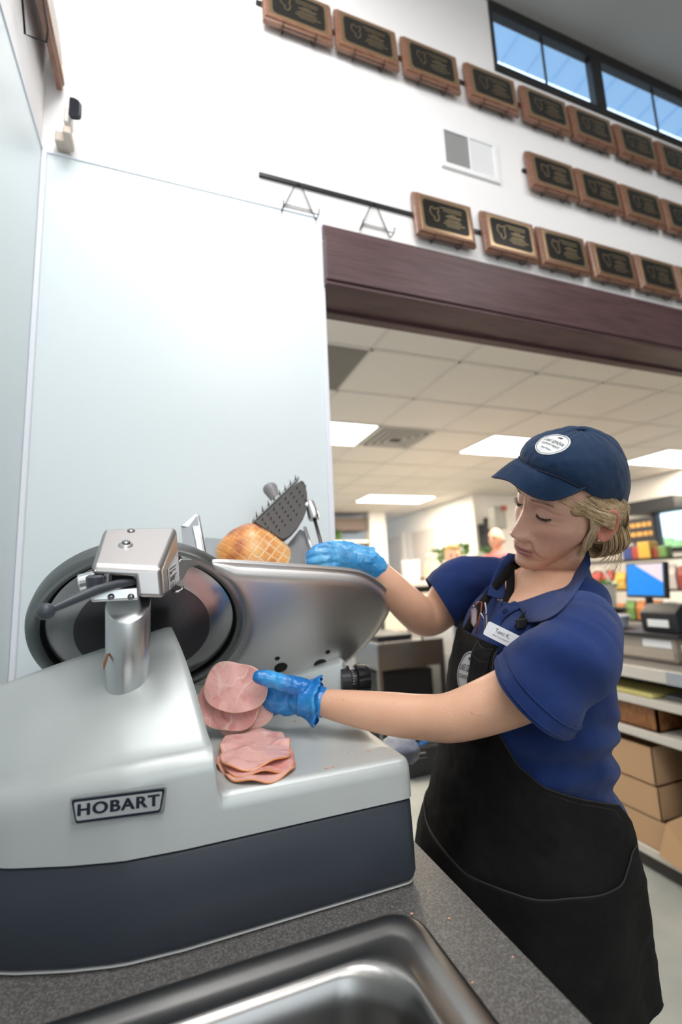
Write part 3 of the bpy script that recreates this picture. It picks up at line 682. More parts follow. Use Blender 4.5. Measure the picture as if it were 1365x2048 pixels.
# greenery outside
tag_l = mat('outdoor_foliage', (.16, .30, .05), .8, noise_col=((.45, .62, .25), 2.2, .4, .6))
m = MB()
for i in range(5):
    c = Vector((14+random.uniform(-1, 2), 1.5+i*2.2, -.2+random.uniform(-.3, .4))); m.cyl((c.x, c.y, Z0), c, .12)
    for k in range(14): m.sphere(c+Vector([random.uniform(-.9, .9) for _ in range(3)])*1.0, random.uniform(.5, .8), n=6)
tag(m.build('outdoor_trees', tag_l, smooth=True), 'green trees outside the shop window', 'trees', kind='stuff')
m = MB(); m.box((X_C+.3, -4, Z0-.15), (24, 16, Z0-.05)); struct(m.build('ground', mat('parking_ground', (.5, .5, .48), .8)))
# doors in the side wall
for i, (x0, x1, yt, yb_) in enumerate(((770, 806, 1075, 1230), (827, 874, 1060, 1230))):
    a, b = at(x0, yt, X=X_A), at(x1, yt, X=X_A); zt = at((x0+x1)/2, yt, X=X_A).z
    d_ = thing('door_%d' % (i+1), None, None); struct(d_)
    m = MB(); m.box((X_A-.03, b.y-.08, Z0), (X_A, a.y+.08, zt+.08)); m.build('door_frame', shop_wall if i == 0 else mat('door_frame_white', (.72, .70, .67), .5), d_)
    m = MB(); m.box((X_A-.045, b.y, Z0), (X_A-.03, a.y, zt)); m.build('door_leaf', mat('door_grey_%d' % i, (.52, .47, .44) if i else (.66, .60, .56), .5), d_, bevel=.004)
    m = MB(); m.cyl((X_A-.08, a.y-.1, -.3), (X_A-.045, a.y-.1, -.3), .03); m.build('door_handle', M['steel'], d_)
# lamps in the shop ceiling
lamp_e = mat('lamp_diffuser', (.9, .9, .88), .5, emit=(1, .96, .88), estr=9)
def troffer(i0, j0, n, nm, label, pw):
    x0, y0 = LG[i0]+.014, LY[j0]+.014; x1, y1 = LG[i0+n]-.014, LY[j0+1]-.014
    t = thing('ceiling_light', label, 'ceiling light', 'recessed lights in the shop ceiling', loc=((x0+x1)/2, (y0+y1)/2, C2))
    o = t.location
    m = MB(); m.box((x0-o.x, y0-o.y, -.003), (x1-o.x, y1-o.y, .001)); m.build('diffuser', lamp_e, t)
    m = MB()
    for a in ((x0-.006, y0-.006, x1+.006, y0), (x0-.006, y1, x1+.006, y1+.006), (x0-.006, y0, x0, y1), (x1, y0, x1+.006, y1)): m.box((a[0]-o.x, a[1]-o.y, -.005), (a[2]-o.x, a[3]-o.y, .001))
    m.build('frame', M['white'], t)
    area('shop_lamp_light', (o.x, o.y, C2-.02), x1-x0, pw*1.9, (1, .86, .68), sy=y1-y0)
k0 = 6
troffer(5, 4, 2, '', 'recessed ceiling light panel beside the square ceiling vent', 34)
troffer(9, 4, 2, '', 'recessed ceiling light panel partly behind the navy cap brim', 34)
troffer(13, 4, 2, '', 'recessed ceiling light panel at the right edge of the view', 34)
troffer(9, 9, 2, '', 'recessed ceiling light panel farthest away above the case', 44)
troffer(5, 9, 2, '', 'recessed ceiling light panel behind the white wall edge', 44)
troffer(12, 12, 2, '', 'blurred recessed ceiling light panel deepest in the shop', 44)
# square vent and return grille
t = thing('ceiling_vent', 'square stepped air vent in the shop ceiling beside a light', 'vent')
cx, cy = (LG[7]+LG[8])/2, (LY[4]+LY[5])/2; hw = .27
m = MB()
for k, d in enumerate((1, .78, .56, .34)):
    a = hw*d; b = a-.024; zz = C2-.004-.010*k*.3
    for q in ((-a, -a, a, -b), (-a, b, a, a), (-a, -b, -b, b), (b, -b, a, b)): m.box((cx+q[0], cy+q[1], zz-.008), (cx+q[2], cy+q[3], zz))
m.build('stepped_frame', mat('vent_metal', (.55, .52, .48), .5), t)
m = MB(); m.box((cx-hw, cy-hw, C2-.003), (cx+hw, cy+hw, C2-.001)); m.build('duct', mat('vent_dark', (.09, .08, .075), .7), t)
m = MB(); m.box((LG[4]+.012, LY[0]+.8, C2-.004), (LG[6]-.012, LY[3]-.012-LY[1]+LY[0]+.02, C2+.001))
x0, x1, y0, y1 = LG[5]+.012, LG[6]-.012, LY[2]+.012, LY[3]-.012
m = MB(); m.box((x0, y0, C2-.003), (x1, y1, C2)); rg = m.build('return_air_grille', mat('return_grille', (.17, .155, .14), .6, bump=(300, .5))); tag(rg, 'dark square return air grille in the ceiling at the wall edge', 'grille')
# ---------------------------------------------------------------- register counter (right)
RX = 2.0; Y0_, Y1_ = 1.36, 2.75
lip = mat('shelf_lip_beige', (.62, .58, .52), .5); deck = mat('counter_deck_grey', (.26, .24, .22), .45); shd = mat('shelf_inside_brown', (.10, .07, .05), .7)
rc = thing('register_counter', 'long register counter with open shelves under a grey top', 'counter', loc=(RX, 2.3, Z0))
def rp(mb, n, m_, **k):
    o = mb.build(n, m_, None, **k); o.parent = rc; o.location = -Vector(rc.location); return o
m = MB(); m.box((RX+.02, Y0_, -.455), (RX+.72, Y1_, -.435)); rp(m, 'top', deck)
m = MB(); m.box((RX, Y0_, -.49), (RX+.02, Y1_, -.435)); rp(m, 'top_edge', lip, bevel=.004)
for z in (-.59, -.735, -1.235):
    m = MB(); m.box((RX+.015, Y0_, z), (RX+.70, Y1_, z+.018)); m.box((RX, Y0_, z-.014), (RX+.015, Y1_, z+.020)); rp(m, 'shelf', lip, bevel=.002)
m = MB(); m.box((RX+.69, Y0_, Z0), (RX+.72, Y1_, -.455)); m.box((RX+.01, Y0_, Z0), (RX+.69, Y0_+.02, -.455)); m.box((RX+.01, Y1_-.02, Z0), (RX+.69, Y1_, -.455)); rp(m, 'carcass', shd)
m = MB(); m.box((RX+.03, Y0_, Z0), (RX+.05, Y1_, -1.25)); rp(m, 'kick_board', mat('kick_dark', (.055, .045, .04), .6))
m = MB(); m.box((RX-.002, Y0_, -.49), (RX, 1.47, -.437)); rp(m, 'grey_tape', mat('grey_tape', (.35, .38, .42), .5))
# stock on its shelves
card = mat('cardboard', (.50, .31, .17), .8, bump=(60, .1)); card_in = mat('cardboard_inside', (.32, .20, .11), .85)
def carton(x, y, z, w, d, h, label, flaps=True, rz=0):
    t = thing('cardboard_box', label, 'box', 'open cartons under the register', loc=(x+w/2, y+d/2, z)); t.rotation_euler.z = rz
    def pb(a, b, n, m_):
        q = MB(); q.box(a, b); return q.build(n, m_, t)
    q = MB(); T = .004; a, b = w/2, d/2
    for s_ in (((-a, -b, 0), (a, b, T)), ((-a, -b, 0), (-a+T, b, h)), ((a-T, -b, 0), (a, b, h)), ((-a, -b, 0), (a, -b+T, h)), ((-a, b-T, 0), (a, b, h))): q.box(*s_)
    q.build('carton_body', card, t)
    if flaps:
        q = MB(); q.hexa([Vector(p) for p in ((-a, -b, h), (-a-.05, -b, h+.0), (-a, b, h), (-a-.05, b, h), (-a+.003, -b, h), (-a-.05, -b, h+.004), (-a+.003, b, h), (-a-.05, b, h+.004))]); q.build('flap', card, t)
    return t
carton(RX+.012, 1.56, -1.216, .42, .95, .13, 'lowest flattened open cardboard box under the register counter', False)
carton(RX+.012, 1.59, -1.084, .42, .80, .135, 'middle open cardboard box of the pile under the register counter', False)
carton(RX+.018, 1.60, -.947, .40, .80, .16, 'topmost open cardboard box of the pile under the register counter', False)
m = MB(); m.hexa([Vector(p) for p in ((RX-.05, 1.37, -1.235), (RX-.05, 1.37, -.93), (RX-.02, 1.60, -1.21), (RX+.0, 1.56, -1.07), (RX-.046, 1.37, -1.235), (RX-.046, 1.37, -.93), (RX-.016, 1.60, -1.21), (RX+.004, 1.56, -1.07))])
m.build('x', card); o = bpy.data.objects['x']; o.name = 'cardboard_flap'; tag(o, 'loose cardboard sheet leaning out over the bottom shelf at the right edge', 'cardboard')
m = MB(); a, b, z, d = 1.56, 2.3, -.716, .10
for q in (((RX+.03, a, z), (RX+.04, b, z+d)), ((RX+.03, a, z), (RX+.3, a+.01, z+d)), ((RX+.03, b-.01, z), (RX+.3, b, z+d)), ((RX+.29, a, z), (RX+.3, b, z+d)), ((RX+.03, a, z), (RX+.3, b, z+.008))): m.box(*q)
tag(m.build('wooden_box', mat('orange_wood', (.30, .13, .045), .5, noise_col=((.2, .07, .02), 25, .4, .6, (1, 5, 1)))), 'low orange-brown wooden box on the middle register shelf', 'box')
m = MB(); m.box((RX+.02, 1.56, -.569), (RX+.2, 2.1, -.552)); tag(m.build('notepad', mat('yellow_paper', (.62, .55, .20), .7), bevel=.002), 'yellow paper pad lying on the upper register shelf', 'notepad')
m = MB(); m.box((RX+.08, 1.40, -.5695), (RX+.26, 1.55, -.558)); tag(m.build('folder', mat('grey_folder', (.30, .29, .29), .6), bevel=.002), 'grey folder on the upper register shelf beside the yellow pad', 'folder')
# on the counter
dx = RX+.16
t = thing('cash_drawer', 'beige grey cash drawer on the register counter', 'cash drawer', loc=(dx+.2, 1.85, -.435)); cdm = mat('drawer_taupe', (.36, .31, .26), .5, .2)
m = MB(); m.box((-.2, -.33, .006), (.2, .33, .115)); m.build('case', cdm, t, bevel=.004)
m = MB(); m.box((-.206, -.32, .018), (-.2, .32, .062)); m.build('drawer_front', mat('drawer_front_taupe', (.42, .36, .30), .45), t, bevel=.002)
m = MB(); m.cyl((-.212, .06, .05), (-.2, .06, .05), .012); m.build('lock', M['steel'], t)
m = MB(); m.box((-.2015, -.31, .070), (-.2, -.17, .105)); m.build('label_tag', M['white'], t)
m = MB(); m.box((-.22, -.36, .115), (.22, .36, .135)); m.build('lid_tray', M['blackp'], t, bevel=.003)
t = thing('receipt_printer', 'black receipt printer on top of the cash drawer', 'printer', loc=(dx+.16, 1.62, -.30))
m = MB(); m.loft([[Vector(p) for p in ((-.11, -.09, 0), (.13, -.09, 0), (.13, .09, 0), (-.11, .09, 0))], [Vector(p) for p in ((-.12, -.09, .09), (.13, -.09, .09), (.13, .09, .09), (-.12, .09, .09))], [Vector(p) for p in ((-.06, -.085, .13), (.12, -.085, .13), (.12, .085, .13), (-.06, .085, .13))]]); m.build('case', M['blackp'], t, bevel=.006)
m = MB(); m.box((-.123, -.05, .025), (-.115, .05, .06)); m.build('paper_slot', M['white'], t)
m = MB(); m.box((dx+.20, 1.28, -.30), (dx+.46, 1.50, -.11)); tag(m.build('card_terminal_box', mat('terminal_slate', (.035, .04, .055), .5), bevel=.008), 'dark slate equipment box at the right edge beside the printer', 'equipment box')
# monitor
mc_ = at(1290, 1160, X=2.67); t = thing('register_monitor', 'flat register monitor showing a bright blue screen', 'monitor', loc=mc_)
ux = Vector((-.18, -1, 0)).normalized(); un = Vector((-1, .18, .12)).normalized(); uz = ux.cross(un).normalized(); uz = uz if uz.z > 0 else -uz
def mq(a, b, h0, h1):
    return [ux*x+uz*z+un*n_ for x in (a[0], b[0]) for n_ in (h0, h1) for z in (a[1], b[1])]
m = MB(); m.hexa(mq((-.145, -.105), (.145, .105), -.03, .0)); m.build('bezel', M['blackp'], t, bevel=.004)
m = MB(); m.hexa(mq((-.132, -.090), (.132, .095), .0, .002)); m.build('screen', mat('screen_blue', (.01, .16, .55), .25, emit=(.0, .19, .62), estr=.9), t)
m = MB(); a = [ux*x+uz*z+un*.0028 for x, z in ((-.07, .095), (.132, .095), (.132, -.015))]; m.poly(a); m.build('screen_picture', mat('screen_pale', (.55, .5, .55), .3, emit=(.55, .48, .55), estr=.8), t)
m = MB(); m.tube([-uz*.08-un*.02, -uz*.25-un*.05], .02); m.cyl(-uz*.30-un*.05, -uz*.285-un*.05, .09); m.build('stand', M['blackp'], t)
t = thing('plastic_tub', 'clear plastic tub on the cash drawer', 'tub', loc=(dx+.10, 1.92, -.298)); m = MB(); m.lathe((0, 0, 0), (0, 0, 1), [(0, .07), (.05, .085), (.055, .09), (.05, .08), (.006, .066), (.006, .001)]); m.build('bowl', mat('tub_plastic', (.55, .60, .72), .2, alpha=.8), t, smooth=True, ang=40)
m = MB(); m.lathe((0, 0, .056), (0, 0, 1), [(0, .091), (.006, .090), (.007, .001)]); m.build('lid', mat('tub_lid', (.55, .58, .70), .3), t, smooth=True, ang=40)
t = thing('paper_cup', 'white paper cup with a round brown mark on the counter', 'cup', loc=(RX+.12, 1.42, -.435)); m = MB(); m.lathe((0, 0, 0), (0, 0, 1), [(0, .028), (.095, .040), (.10, .041), (.097, .038), (.006, .026), (.006, .001)]); m.build('cup_body', M['white'], t, smooth=True, ang=40)
m = MB(); m.lathe((-.030, .006, .05), (-1, .25, -.15), [(0, .018), (.003, .018), (.003, .001)]); m.build('round_mark', mat('cup_mark', (.45, .36, .28), .6), t)
# products shelving behind the register
def shelf_unit(x0, y0, x1, y1, z0, z1, n, name, label, cols):
    t = thing(name, label, 'shelving', loc=((x0+x1)/2, (y0+y1)/2, z0)); o = t.location
    m = MB()
    for k in range(n+1):
        z = lerp(z0, z1, k/n); m.box((x0-o.x, y0-o.y, z-o.z), (x1-o.x, y1-o.y, z+.02-o.z))
    m.build('shelf_board', M['black'], t)
    m = MB()
    for x in (x0, x1-.03):
        for y in (y0, y1-.03):
            m = MB(); m.box((x-o.x, y-o.y, 0), (x+.03-o.x, y+.03-o.y, z1-z0)); m.build('upright', M['black'], t)
    return t
SHZ = at(1280, 1122, X=4.2).z
shelf_unit(4.1, 2.6, 4.5, 4.3, Z0, SHZ, 5, 'product_shelf', 'black retail shelving with bright packets behind the register', None)
pk = [mat('packet_%s' % n, c, .5) for n, c in (('yellow', (.62, .38, .06)), ('red', (.36, .06, .05)), ('orange', (.50, .18, .05)), ('white', (.6, .56, .54)), ('navy', (.04, .06, .2)), ('green', (.15, .28, .08)), ('brown', (.25, .12, .06)))]
names = ['yellow', 'red', 'orange', 'white', 'navy', 'green', 'brown']
lv_ = [lerp(Z0, SHZ, k/5)+.0205 for k in range(6)]
ORD = 'first second third fourth fifth sixth seventh eighth ninth tenth eleventh twelfth thirteenth fourteenth fifteenth sixteenth seventeenth eighteenth nineteenth twentieth'.split()
for k in (3, 4):
    y = 2.7; i = 0
    while y < 4.15:
        ci = random.choice([0, 0, 1, 2, 3, 5, 6]); w_ = random.uniform(.07, .13); h_ = random.uniform(.14, .24)
        m = MB(); m.loft([[Vector(p) for p in ((4.12, y, lv_[k]), (4.18, y, lv_[k]), (4.18, y+w_, lv_[k]), (4.12, y+w_, lv_[k]))], [Vector(p) for p in ((4.115, y, lv_[k]+h_*.6), (4.185, y, lv_[k]+h_*.6), (4.185, y+w_, lv_[k]+h_*.6), (4.115, y+w_, lv_[k]+h_*.6))], [Vector(p) for p in ((4.145, y, lv_[k]+h_), (4.155, y, lv_[k]+h_), (4.155, y+w_, lv_[k]+h_), (4.145, y+w_, lv_[k]+h_))]])
        tag(m.build('snack_packet', pk[ci]), '%s snack packet on the %s black shelf, %s packet from its near end' % (names[ci], 'upper' if k == 4 else 'lower', ORD[i]), 'packet', 'packets on the black shelving'); y += w_+.022; i += 1
for i, (px, py, s_, ci, nm) in enumerate(((1262, 1105, .10, 4, 'navy jar'), (1275, 1106, .09, 1, 'red carton'), (1287, 1104, .08, 3, 'white carton'), (1297, 1098, .12, 0, 'yellow carton'), (1315, 1108, .07, 1, 'small red tub'), (1332, 1106, .08, 5, 'green bag'))):
    c = at(px, py, X=4.25); m = MB(); m.box((c.x-s_/2, c.y-s_/2, SHZ+.02), (c.x+s_/2, c.y+s_/2, SHZ+.02+s_*1.3)); tag(m.build('carton', pk[ci], bevel=.008), '%s standing on top of the black shelving' % nm, 'carton')
c = at(1268, 1062, X=4.4); t = thing('chalk_sign', 'black sign with gold lettering rows above the shelving', 'sign', loc=c)
m = MB(); m.box((-.01, -.22, -.12), (.01, .22, .12)); m.build('board', M['blackp'], t)
sg_ = mat('sign_gold', (.60, .32, .07), .5)
for z in (.05, -.04):
    m = MB(); y = -.2
    while y < .18: l = random.uniform(.03, .06); m.box((-.013, y, z-.02), (-.0105, y+l, z+.02)); y += l+.014
    m.build('gold_lettering', sg_, t)
m = MB(); m.cyl((0, 0, -.12), (0, 0, SHZ+.02-c.z), .012); m.build('sign_post', M['black'], t)
t = thing('potted_plant', 'white bucket planter with green leaves behind her shoulder', 'plant', loc=at(1210, 1215, X=3.1)); 
m = MB(); m.lathe((0, 0, 0), (0, 0, 1), [(0, .08), (.17, .097), (.178, .10), (.17, .092), (.14, .088), (.14, .001)]); m.build('bucket', mat('bucket_cream', (.78, .76, .70), .5), t, smooth=True, ang=40)
m = MB(); m.tube([(math.cos(a)*.066*0-.02, math.cos(a)*.094, .17+math.sin(a)*.12) for a in np.linspace(0, math.pi, 14)], .009); m.build('bucket_handle', mat('handle_cream', (.78, .76, .70), .5), t, smooth=True)
m = MB(); 
for k in range(60):
    a = random.uniform(0, 6.28); b = random.uniform(.03, .13); p = Vector((b*.6*math.cos(a), b*.6*math.sin(a), .15)); q = p+Vector((b*.6*math.cos(a), b*.6*math.sin(a), random.uniform(.01, .07))); s_ = Vector((-math.sin(a), math.cos(a), .2))*.024
    m.poly([p, (p+q)/2+s_, q, (p+q)/2-s_])
leaf = mat('leaf_green', (.10, .22, .06), .5, noise_col=((.22, .38, .12), 20, .4, .6)); m.build('leaves', leaf, t, solid=.0006)
m = MB(); tz = t.location.z; m.lathe((0, 0, 0), (0, 0, -1), [(0, .15), (.03, .15), (.03, .12), (tz-Z0-.03, .14), (tz-Z0, .15)]); o = m.build('plant_pedestal', M['black'], smooth=True, ang=40); o.location = t.location; tag(o, 'tall black display pedestal under the white bucket planter', 'pedestal')
# ---------------------------------------------------------------- display case, cart, cabinets (middle)
t = thing('display_case', 'refrigerated display case with white top and lit products', 'display case', loc=(2.9, 4.8, Z0)); o_ = Vector(t.location)
def tp_(a, b, n, m_, **k):
    q = MB(); q.box([a[i]-o_[i] for i in range(3)], [b[i]-o_[i] for i in range(3)]); return q.build(n, m_, t, **k)
cw = mat('case_white', (.80, .77, .70), .45)
tp_((2.06, 4.5, -.075), (3.95, 5.3, -.02), 'top', cw, bevel=.005)
tp_((2.06, 4.5, -.235), (3.95, 4.54, -.145), 'top_rail', cw, bevel=.004); tp_((2.06, 4.55, -.19), (3.95, 5.3, -.075), 'slot_shade_box', M['hole'])  # the slot's shade is a solid black box
tp_((1.80, 5.22, -.80), (3.95, 5.3, -.19), 'back_panel', mat('case_back_glow', (.8, .75, .6), .5, emit=(1, .85, .6), estr=.9)); tp_((1.80, 4.52, -.88), (3.95, 5.3, -.80), 'deck', cw)  # back panel glows in place of the case's inner lamps
tp_((1.80, 4.5, Z0), (3.95, 5.3, -.88), 'base_cabinet', mat('case_base_beige', (.42, .40, .36), .5))
tp_((3.1, 4.5, -.85), (3.15, 4.55, -.14), 'mullion', mat('case_grey', (.45, .45, .47), .4)); tp_((2.06, 4.5, -.85), (2.11, 4.55, -.14), 'mullion', M['steel'])
for i in range(12):
    x = 1.9+i*.165; ci = [2, 3, 4, 3, 3, 2, 1, 3, 0, 3, 2, 5][i]; h_ = random.uniform(.16, .32)
    m = MB(); m.lathe((x, 4.75+random.uniform(0, .2), -.80), (0, 0, 1), [(0, .06), (h_*.7, .068), (h_*.8, .02), (h_, .022), (h_, .001)], n=16); tag(m.build('jar', pk[ci], smooth=True, ang=40), '%s jar in the lit display case, %s from its left end' % (names[ci], ORD[i]), 'jar', 'jars in the display case')
# things on the case top
zt = -.02
m = MB(); c = at(812, 1163, Z=zt-.0, ) if False else Vector((2.34, 4.66, zt)); t = thing('jar', 'dark jar with pale label on the display case top', 'jar', loc=c)
m.lathe((0, 0, 0), (0, 0, 1), [(0, .05), (.115, .05), (.13, .046), (.13, .001)]); m.build('glass_body', mat('jar_plum', (.16, .05, .05), .3), t, smooth=True, ang=40)
m = MB(); m.lathe((0, 0, .010), (0, 0, 1), [(0, .0506), (.068, .0506)]); m.build('label_band', mat('jar_label', (.7, .68, .75), .5), t, smooth=True)
for k, (x, h_) in enumerate(((2.47, .235), (2.55, .22), (2.63, .24))):
    m = MB(); m.lathe((x, 4.64+.03*k, zt), (0, 0, 1), [(0, .034), (h_, .046), (h_+.004, .046), (h_+.004, .001)]); tag(m.build('cup_stack', mat('cup_white_%d' % k, (.82, .80, .80), .5), smooth=True, ang=40), 'stack of white paper cups on the case top, %s one' % ('left', 'middle', 'right')[k], 'cups', 'cup stacks on the case')
t = thing('storage_jar', 'clear bag-topped storage jar of beige snacks on the display case top', 'jar', loc=(2.86, 4.72, zt))
m = MB(); m.lathe((0, 0, 0), (0, 0, 1), [(0, .095), (.16, .10), (.205, .075), (.22, .066), (.22, .001)]); m.build('contents', mat('snack_beige', (.66, .50, .30), .6, noise_col=((.8, .68, .5), 40, .4, .6)), t, smooth=True, ang=40)
m = MB(); m.lathe((0, 0, .22), (0, 0, 1), [(0, .066), (.03, .045), (.07, .075), (.09, .068), (.09, .001)], n=9); m.build('gathered_top', mat('burlap', (.75, .68, .55), .8), t, smooth=True)
m = MB(); m.sphere((3.08, 4.75, zt+.105), .10, n=10, sc=(.7, .6, 1)); tag(m.build('plastic_bag', mat('bag_clear', (.8, .8, .8), .2, alpha=.45), smooth=True), 'small clear plastic bag leaning beside the storage jar', 'bag')
# steel cart
t = thing('steel_cart', 'stainless steel prep cart with dark lower shelves', 'cart', loc=(1.75, 3.55, Z0)); o_ = Vector(t.location)
x0, x1, y0, y1 = 1.45, 2.02, 3.25, 3.95
tp_((x0, y0, -.50), (x1, y1, -.46), 'cart_top', M['steel'], bevel=.004); tp_((x0+.01, y0+.01, -.66), (x1-.01, y1-.01, -.50), 'apron_rail', M['steel'])
tp_((x0, y0, -.98), (x1, y1, -.93), 'shelf', mat('cart_shelf_white', (.66, .64, .60), .5)); tp_((x0, y0, -1.22), (x1, y1, -1.20), 'shelf', M['steel'])
for x in (x0, x1-.03):
    for y in (y0, y1-.03): tp_((x, y, Z0+.08), (x+.03, y+.03, -.5), 'leg', M['steel'])
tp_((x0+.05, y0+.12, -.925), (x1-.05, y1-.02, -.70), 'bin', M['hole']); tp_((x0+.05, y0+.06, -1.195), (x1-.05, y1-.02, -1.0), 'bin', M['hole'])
for x in (x0+.015, x1-.015):
    q = MB(); q.cyl((x-o_.x-.012, y0-o_.y+.02, .04), (x-o_.x+.012, y0-o_.y+.02, .04), .04); q.build('caster', M['blackp'], t)
m = MB(); m.tube([(1.86, 3.3, -.46), (1.86, 3.3, -.36), (1.90, 3.29, -.28), (1.97, 3.28, -.25), (2.0, 3.28, -.30)], .014); tag(m.build('curved_pipe', M['steel'], smooth=True), 'curved steel pipe standing at the cart corner', 'pipe')
m = MB(); m.box((1.5, 3.35, -.458), (1.8, 3.8, -.42)); tag(m.build('tray', M['blackp'], bevel=.004), 'dark tray lying on the steel cart top', 'tray')
t = thing('under_counter_cabinet', 'light grey cabinet with white top beside the cart', 'cabinet', loc=(2.4, 3.6, Z0)); o_ = Vector(t.location)
tp_((2.14, 3.3, Z0), (3.0, 3.85, -.30), 'cabinet_body', mat('cabinet_light_grey', (.58, .58, .57), .45), bevel=.004); tp_((2.12, 3.27, -.30), (3.03, 3.87, -.24), 'cabinet_top', cw, bevel=.004)
tp_((2.14, 3.275, Z0), (2.25, 3.30, -.30), 'corner_post', mat('cabinet_post_grey', (.36, .38, .40), .4))
# towel bundle behind the slicer corner
m = MB(); rings = []
for i in range(1, 16):
    th_ = math.pi*i/16; rings.append([Vector((.532, 1.082, -.405))+Vector((math.sin(th_)*math.cos(a)*.040, math.sin(th_)*math.sin(a)*.05, math.cos(th_)*.035))*(1+.28*noise.noise(Vector((th_*2, math.cos(a)*2, math.sin(a)*2)))) for a in np.linspace(0, 2*math.pi, 33)[:-1]])
m.loft(rings)
tw = m.build('bunched_towel', mat('towel_white', (.66, .68, .74), .9, noise_col=((.35, .38, .5), 12, .5, .65)), smooth=True); tag(tw, 'bunched white cleaning towel on a small rail behind the slicer tray', 'towel')
m = MB(); m.tube([(.445, 1.205, -.43), (.445, 1.10, -.43), (.60, 1.085, -.43)], .006); m.cyl((.445, 1.20, -.43), (.445, 1.206, -.43), .02); m.box((.424, 1.205, -.46), (.45, 1.325, -.40)); tag(m.build('towel_rail', M['steel']), 'small steel rail on the wall end holding the white towel', 'rail')
# black equipment low in the shop, blue tool handle
m = MB(); m.box((1.50, 2.98, Z0), (2.02, 3.2, -1.13)); tag(m.build('floor_mat_machine', M['blackp'], bevel=.02), 'low black machine on the shop floor behind her apron', 'machine')
m = MB(); m.tube([(1.60, 2.98, -1.11), (2.0, 2.96, -1.0)], .012); tag(m.build('tool_handle', mat('blue_handle', (.02, .16, .45), .4), smooth=True), 'blue tool handle lying across the low black machine', 'tool')
# hanging apron / coat left of cart
m = MB(); rings = []
for z, w_ in ((-.20, .05), (-.26, .075), (-.5, .085), (-.75, .10), (-.8, .10)):
    rings.append([Vector((.83+w_*math.cos(a), 2.35+.05*math.sin(a)+.008*math.sin(5*a), z)) for a in np.linspace(0, 2*math.pi, 25)[:-1]])
m.loft(rings); tag(m.build('hanging_apron', mat('apron_white', (.72, .72, .74), .8), smooth=True), 'white apron hanging behind the thickness dial', 'apron')
m = MB(); m.cyl((.83, 2.38, Z0), (.83, 2.38, -.15), .012); m.cyl((.83, 2.38, Z0), (.83, 2.38, Z0+.02), .1); tag(m.build('coat_stand', M['black']), 'thin black stand carrying the white apron', 'stand')
# far left: wall shelving with dark cabinet, plants
t = thing('wall_cabinet', 'dark cabinet with shelf of plants at the far left of the shop', 'cabinet', loc=(3.2, 8.6, Z0)); o_ = Vector(t.location)
tp_((2.2, 8.3, Z0), (3.62, 8.9, .75), 'dark_body', mat('cabinet_dark', (.06, .05, .05), .5)); tp_((2.2, 8.28, 1.0), (3.62, 8.9, 1.24), 'soffit_strip', mat('cabinet_taupe', (.16, .12, .10), .6)); tp_((2.2, 8.26, .75), (3.62, 8.9, .80), 'white_shelf', cw)
tp_((2.5, 8.28, .2), (3.55, 8.3, .66), 'door_panel', mat('cab_panel', (.22, .20, .20), .4))
m = MB(); m.box((3.64, 8.2, Z0), (3.98, 8.5, C2)); struct(m.build('column', shop_wall))
def foliage(name, c, r_, n, label, m_=leaf, sz=.05):
    q = MB()
    for k in range(n):
        d = Vector([random.gauss(0, 1) for _ in range(3)]).normalized(); p = Vector(c)+d*r_*random.uniform(.2, 1); e = d.orthogonal().normalized()*sz*.4; q.poly([p, p+d*sz*.5+e, p+d*sz, p+d*sz*.5-e])
    q.cyl((c[0], c[1], c[2]-r_*1.5), c, r_*.12)
    tag(q.build(name, m_, solid=.001), label, 'plant')
foliage('shelf_plant', (2.95, 8.4, .93), .12, 160, 'leafy green plant on the far left white shelf', sz=.09)
# sideboard with flowers beyond the child
bw = mat('dark_walnut', (.13, .06, .035), .5)
m = MB(); m.box((3.5, 5.7, Z0), (4.62, 6.2, .03)); tag(m.build('sideboard', bw, bevel=.01), 'dark wooden sideboard carrying flowers behind the blond person', 'sideboard')
for i, (x, y, z, lab) in enumerate(((3.72, 5.9, .34, 'left green plant on the dark sideboard'), (4.14, 5.95, .42, 'taller green plant on the sideboard behind the blond person'), (4.53, 5.9, .32, 'green plant on the sideboard beside the bald person'))): foliage('bouquet', (x, y, z), .09, 150, lab, sz=.08)
wf = mat('white_petals', (.85, .82, .78), .7)
for i, (x, y, z) in enumerate(((3.95, 5.80, .24), (4.34, 5.8, .24))): foliage('white_flowers', (x, y, z), .09, 170, 'bunch of white flowers on the sideboard, %s' % ('left of the blond head' if i == 0 else 'beside the bald head'), wf, .07)
for i, x in enumerate((3.72, 3.95, 4.14, 4.34, 4.53)):
    m = MB(); m.lathe((x, 5.85, .03), (0, 0, 1), [(0, .04), (.08, .055), (.12, .04), (.12, .001)]); tag(m.build('vase', wf if i % 2 else bw, smooth=True, ang=50), 'small vase on the sideboard, number %s from left' % ('one', 'two', 'three', 'four', 'five')[i], 'vase', 'vases on the sideboard')
m = MB(); c = at(997, 1035, Y=5.9); m.box((c.x-.09, 5.85, c.z-.18), (c.x+.12, 6.05, c.z+.18)); m.build('x2', mat('dispenser_grey', (.25, .25, .22), .4), bevel=.02); o = bpy.data.objects['x2']; o.name = 'wall_dispenser'; tag(o, 'grey green dispenser with a red cap on the back wall', 'dispenser')
m = MB(); m.box((c.x+.03, 5.83, c.z+.10), (c.x+.13, 5.85, c.z+.18)); mm_ = m.build('red_cap', pk[1]); mm_.parent = o
m = MB(); m.box((c.x+.03, 6.05, c.z-.05), (c.x+.07, Y_A, c.z+.05)); mm_ = m.build('wall_bracket', M['black']); mm_.parent = o
m = MB(); c = at(975, 1075, Y=6.27); m.box((c.x-.15, 6.26, c.z-.22), (c.x+.2, 6.30, c.z+.22)); tag(m.build('wall_screen', M['blackp'], bevel=.005), 'black framed screen on the back wall behind the bald person', 'screen')
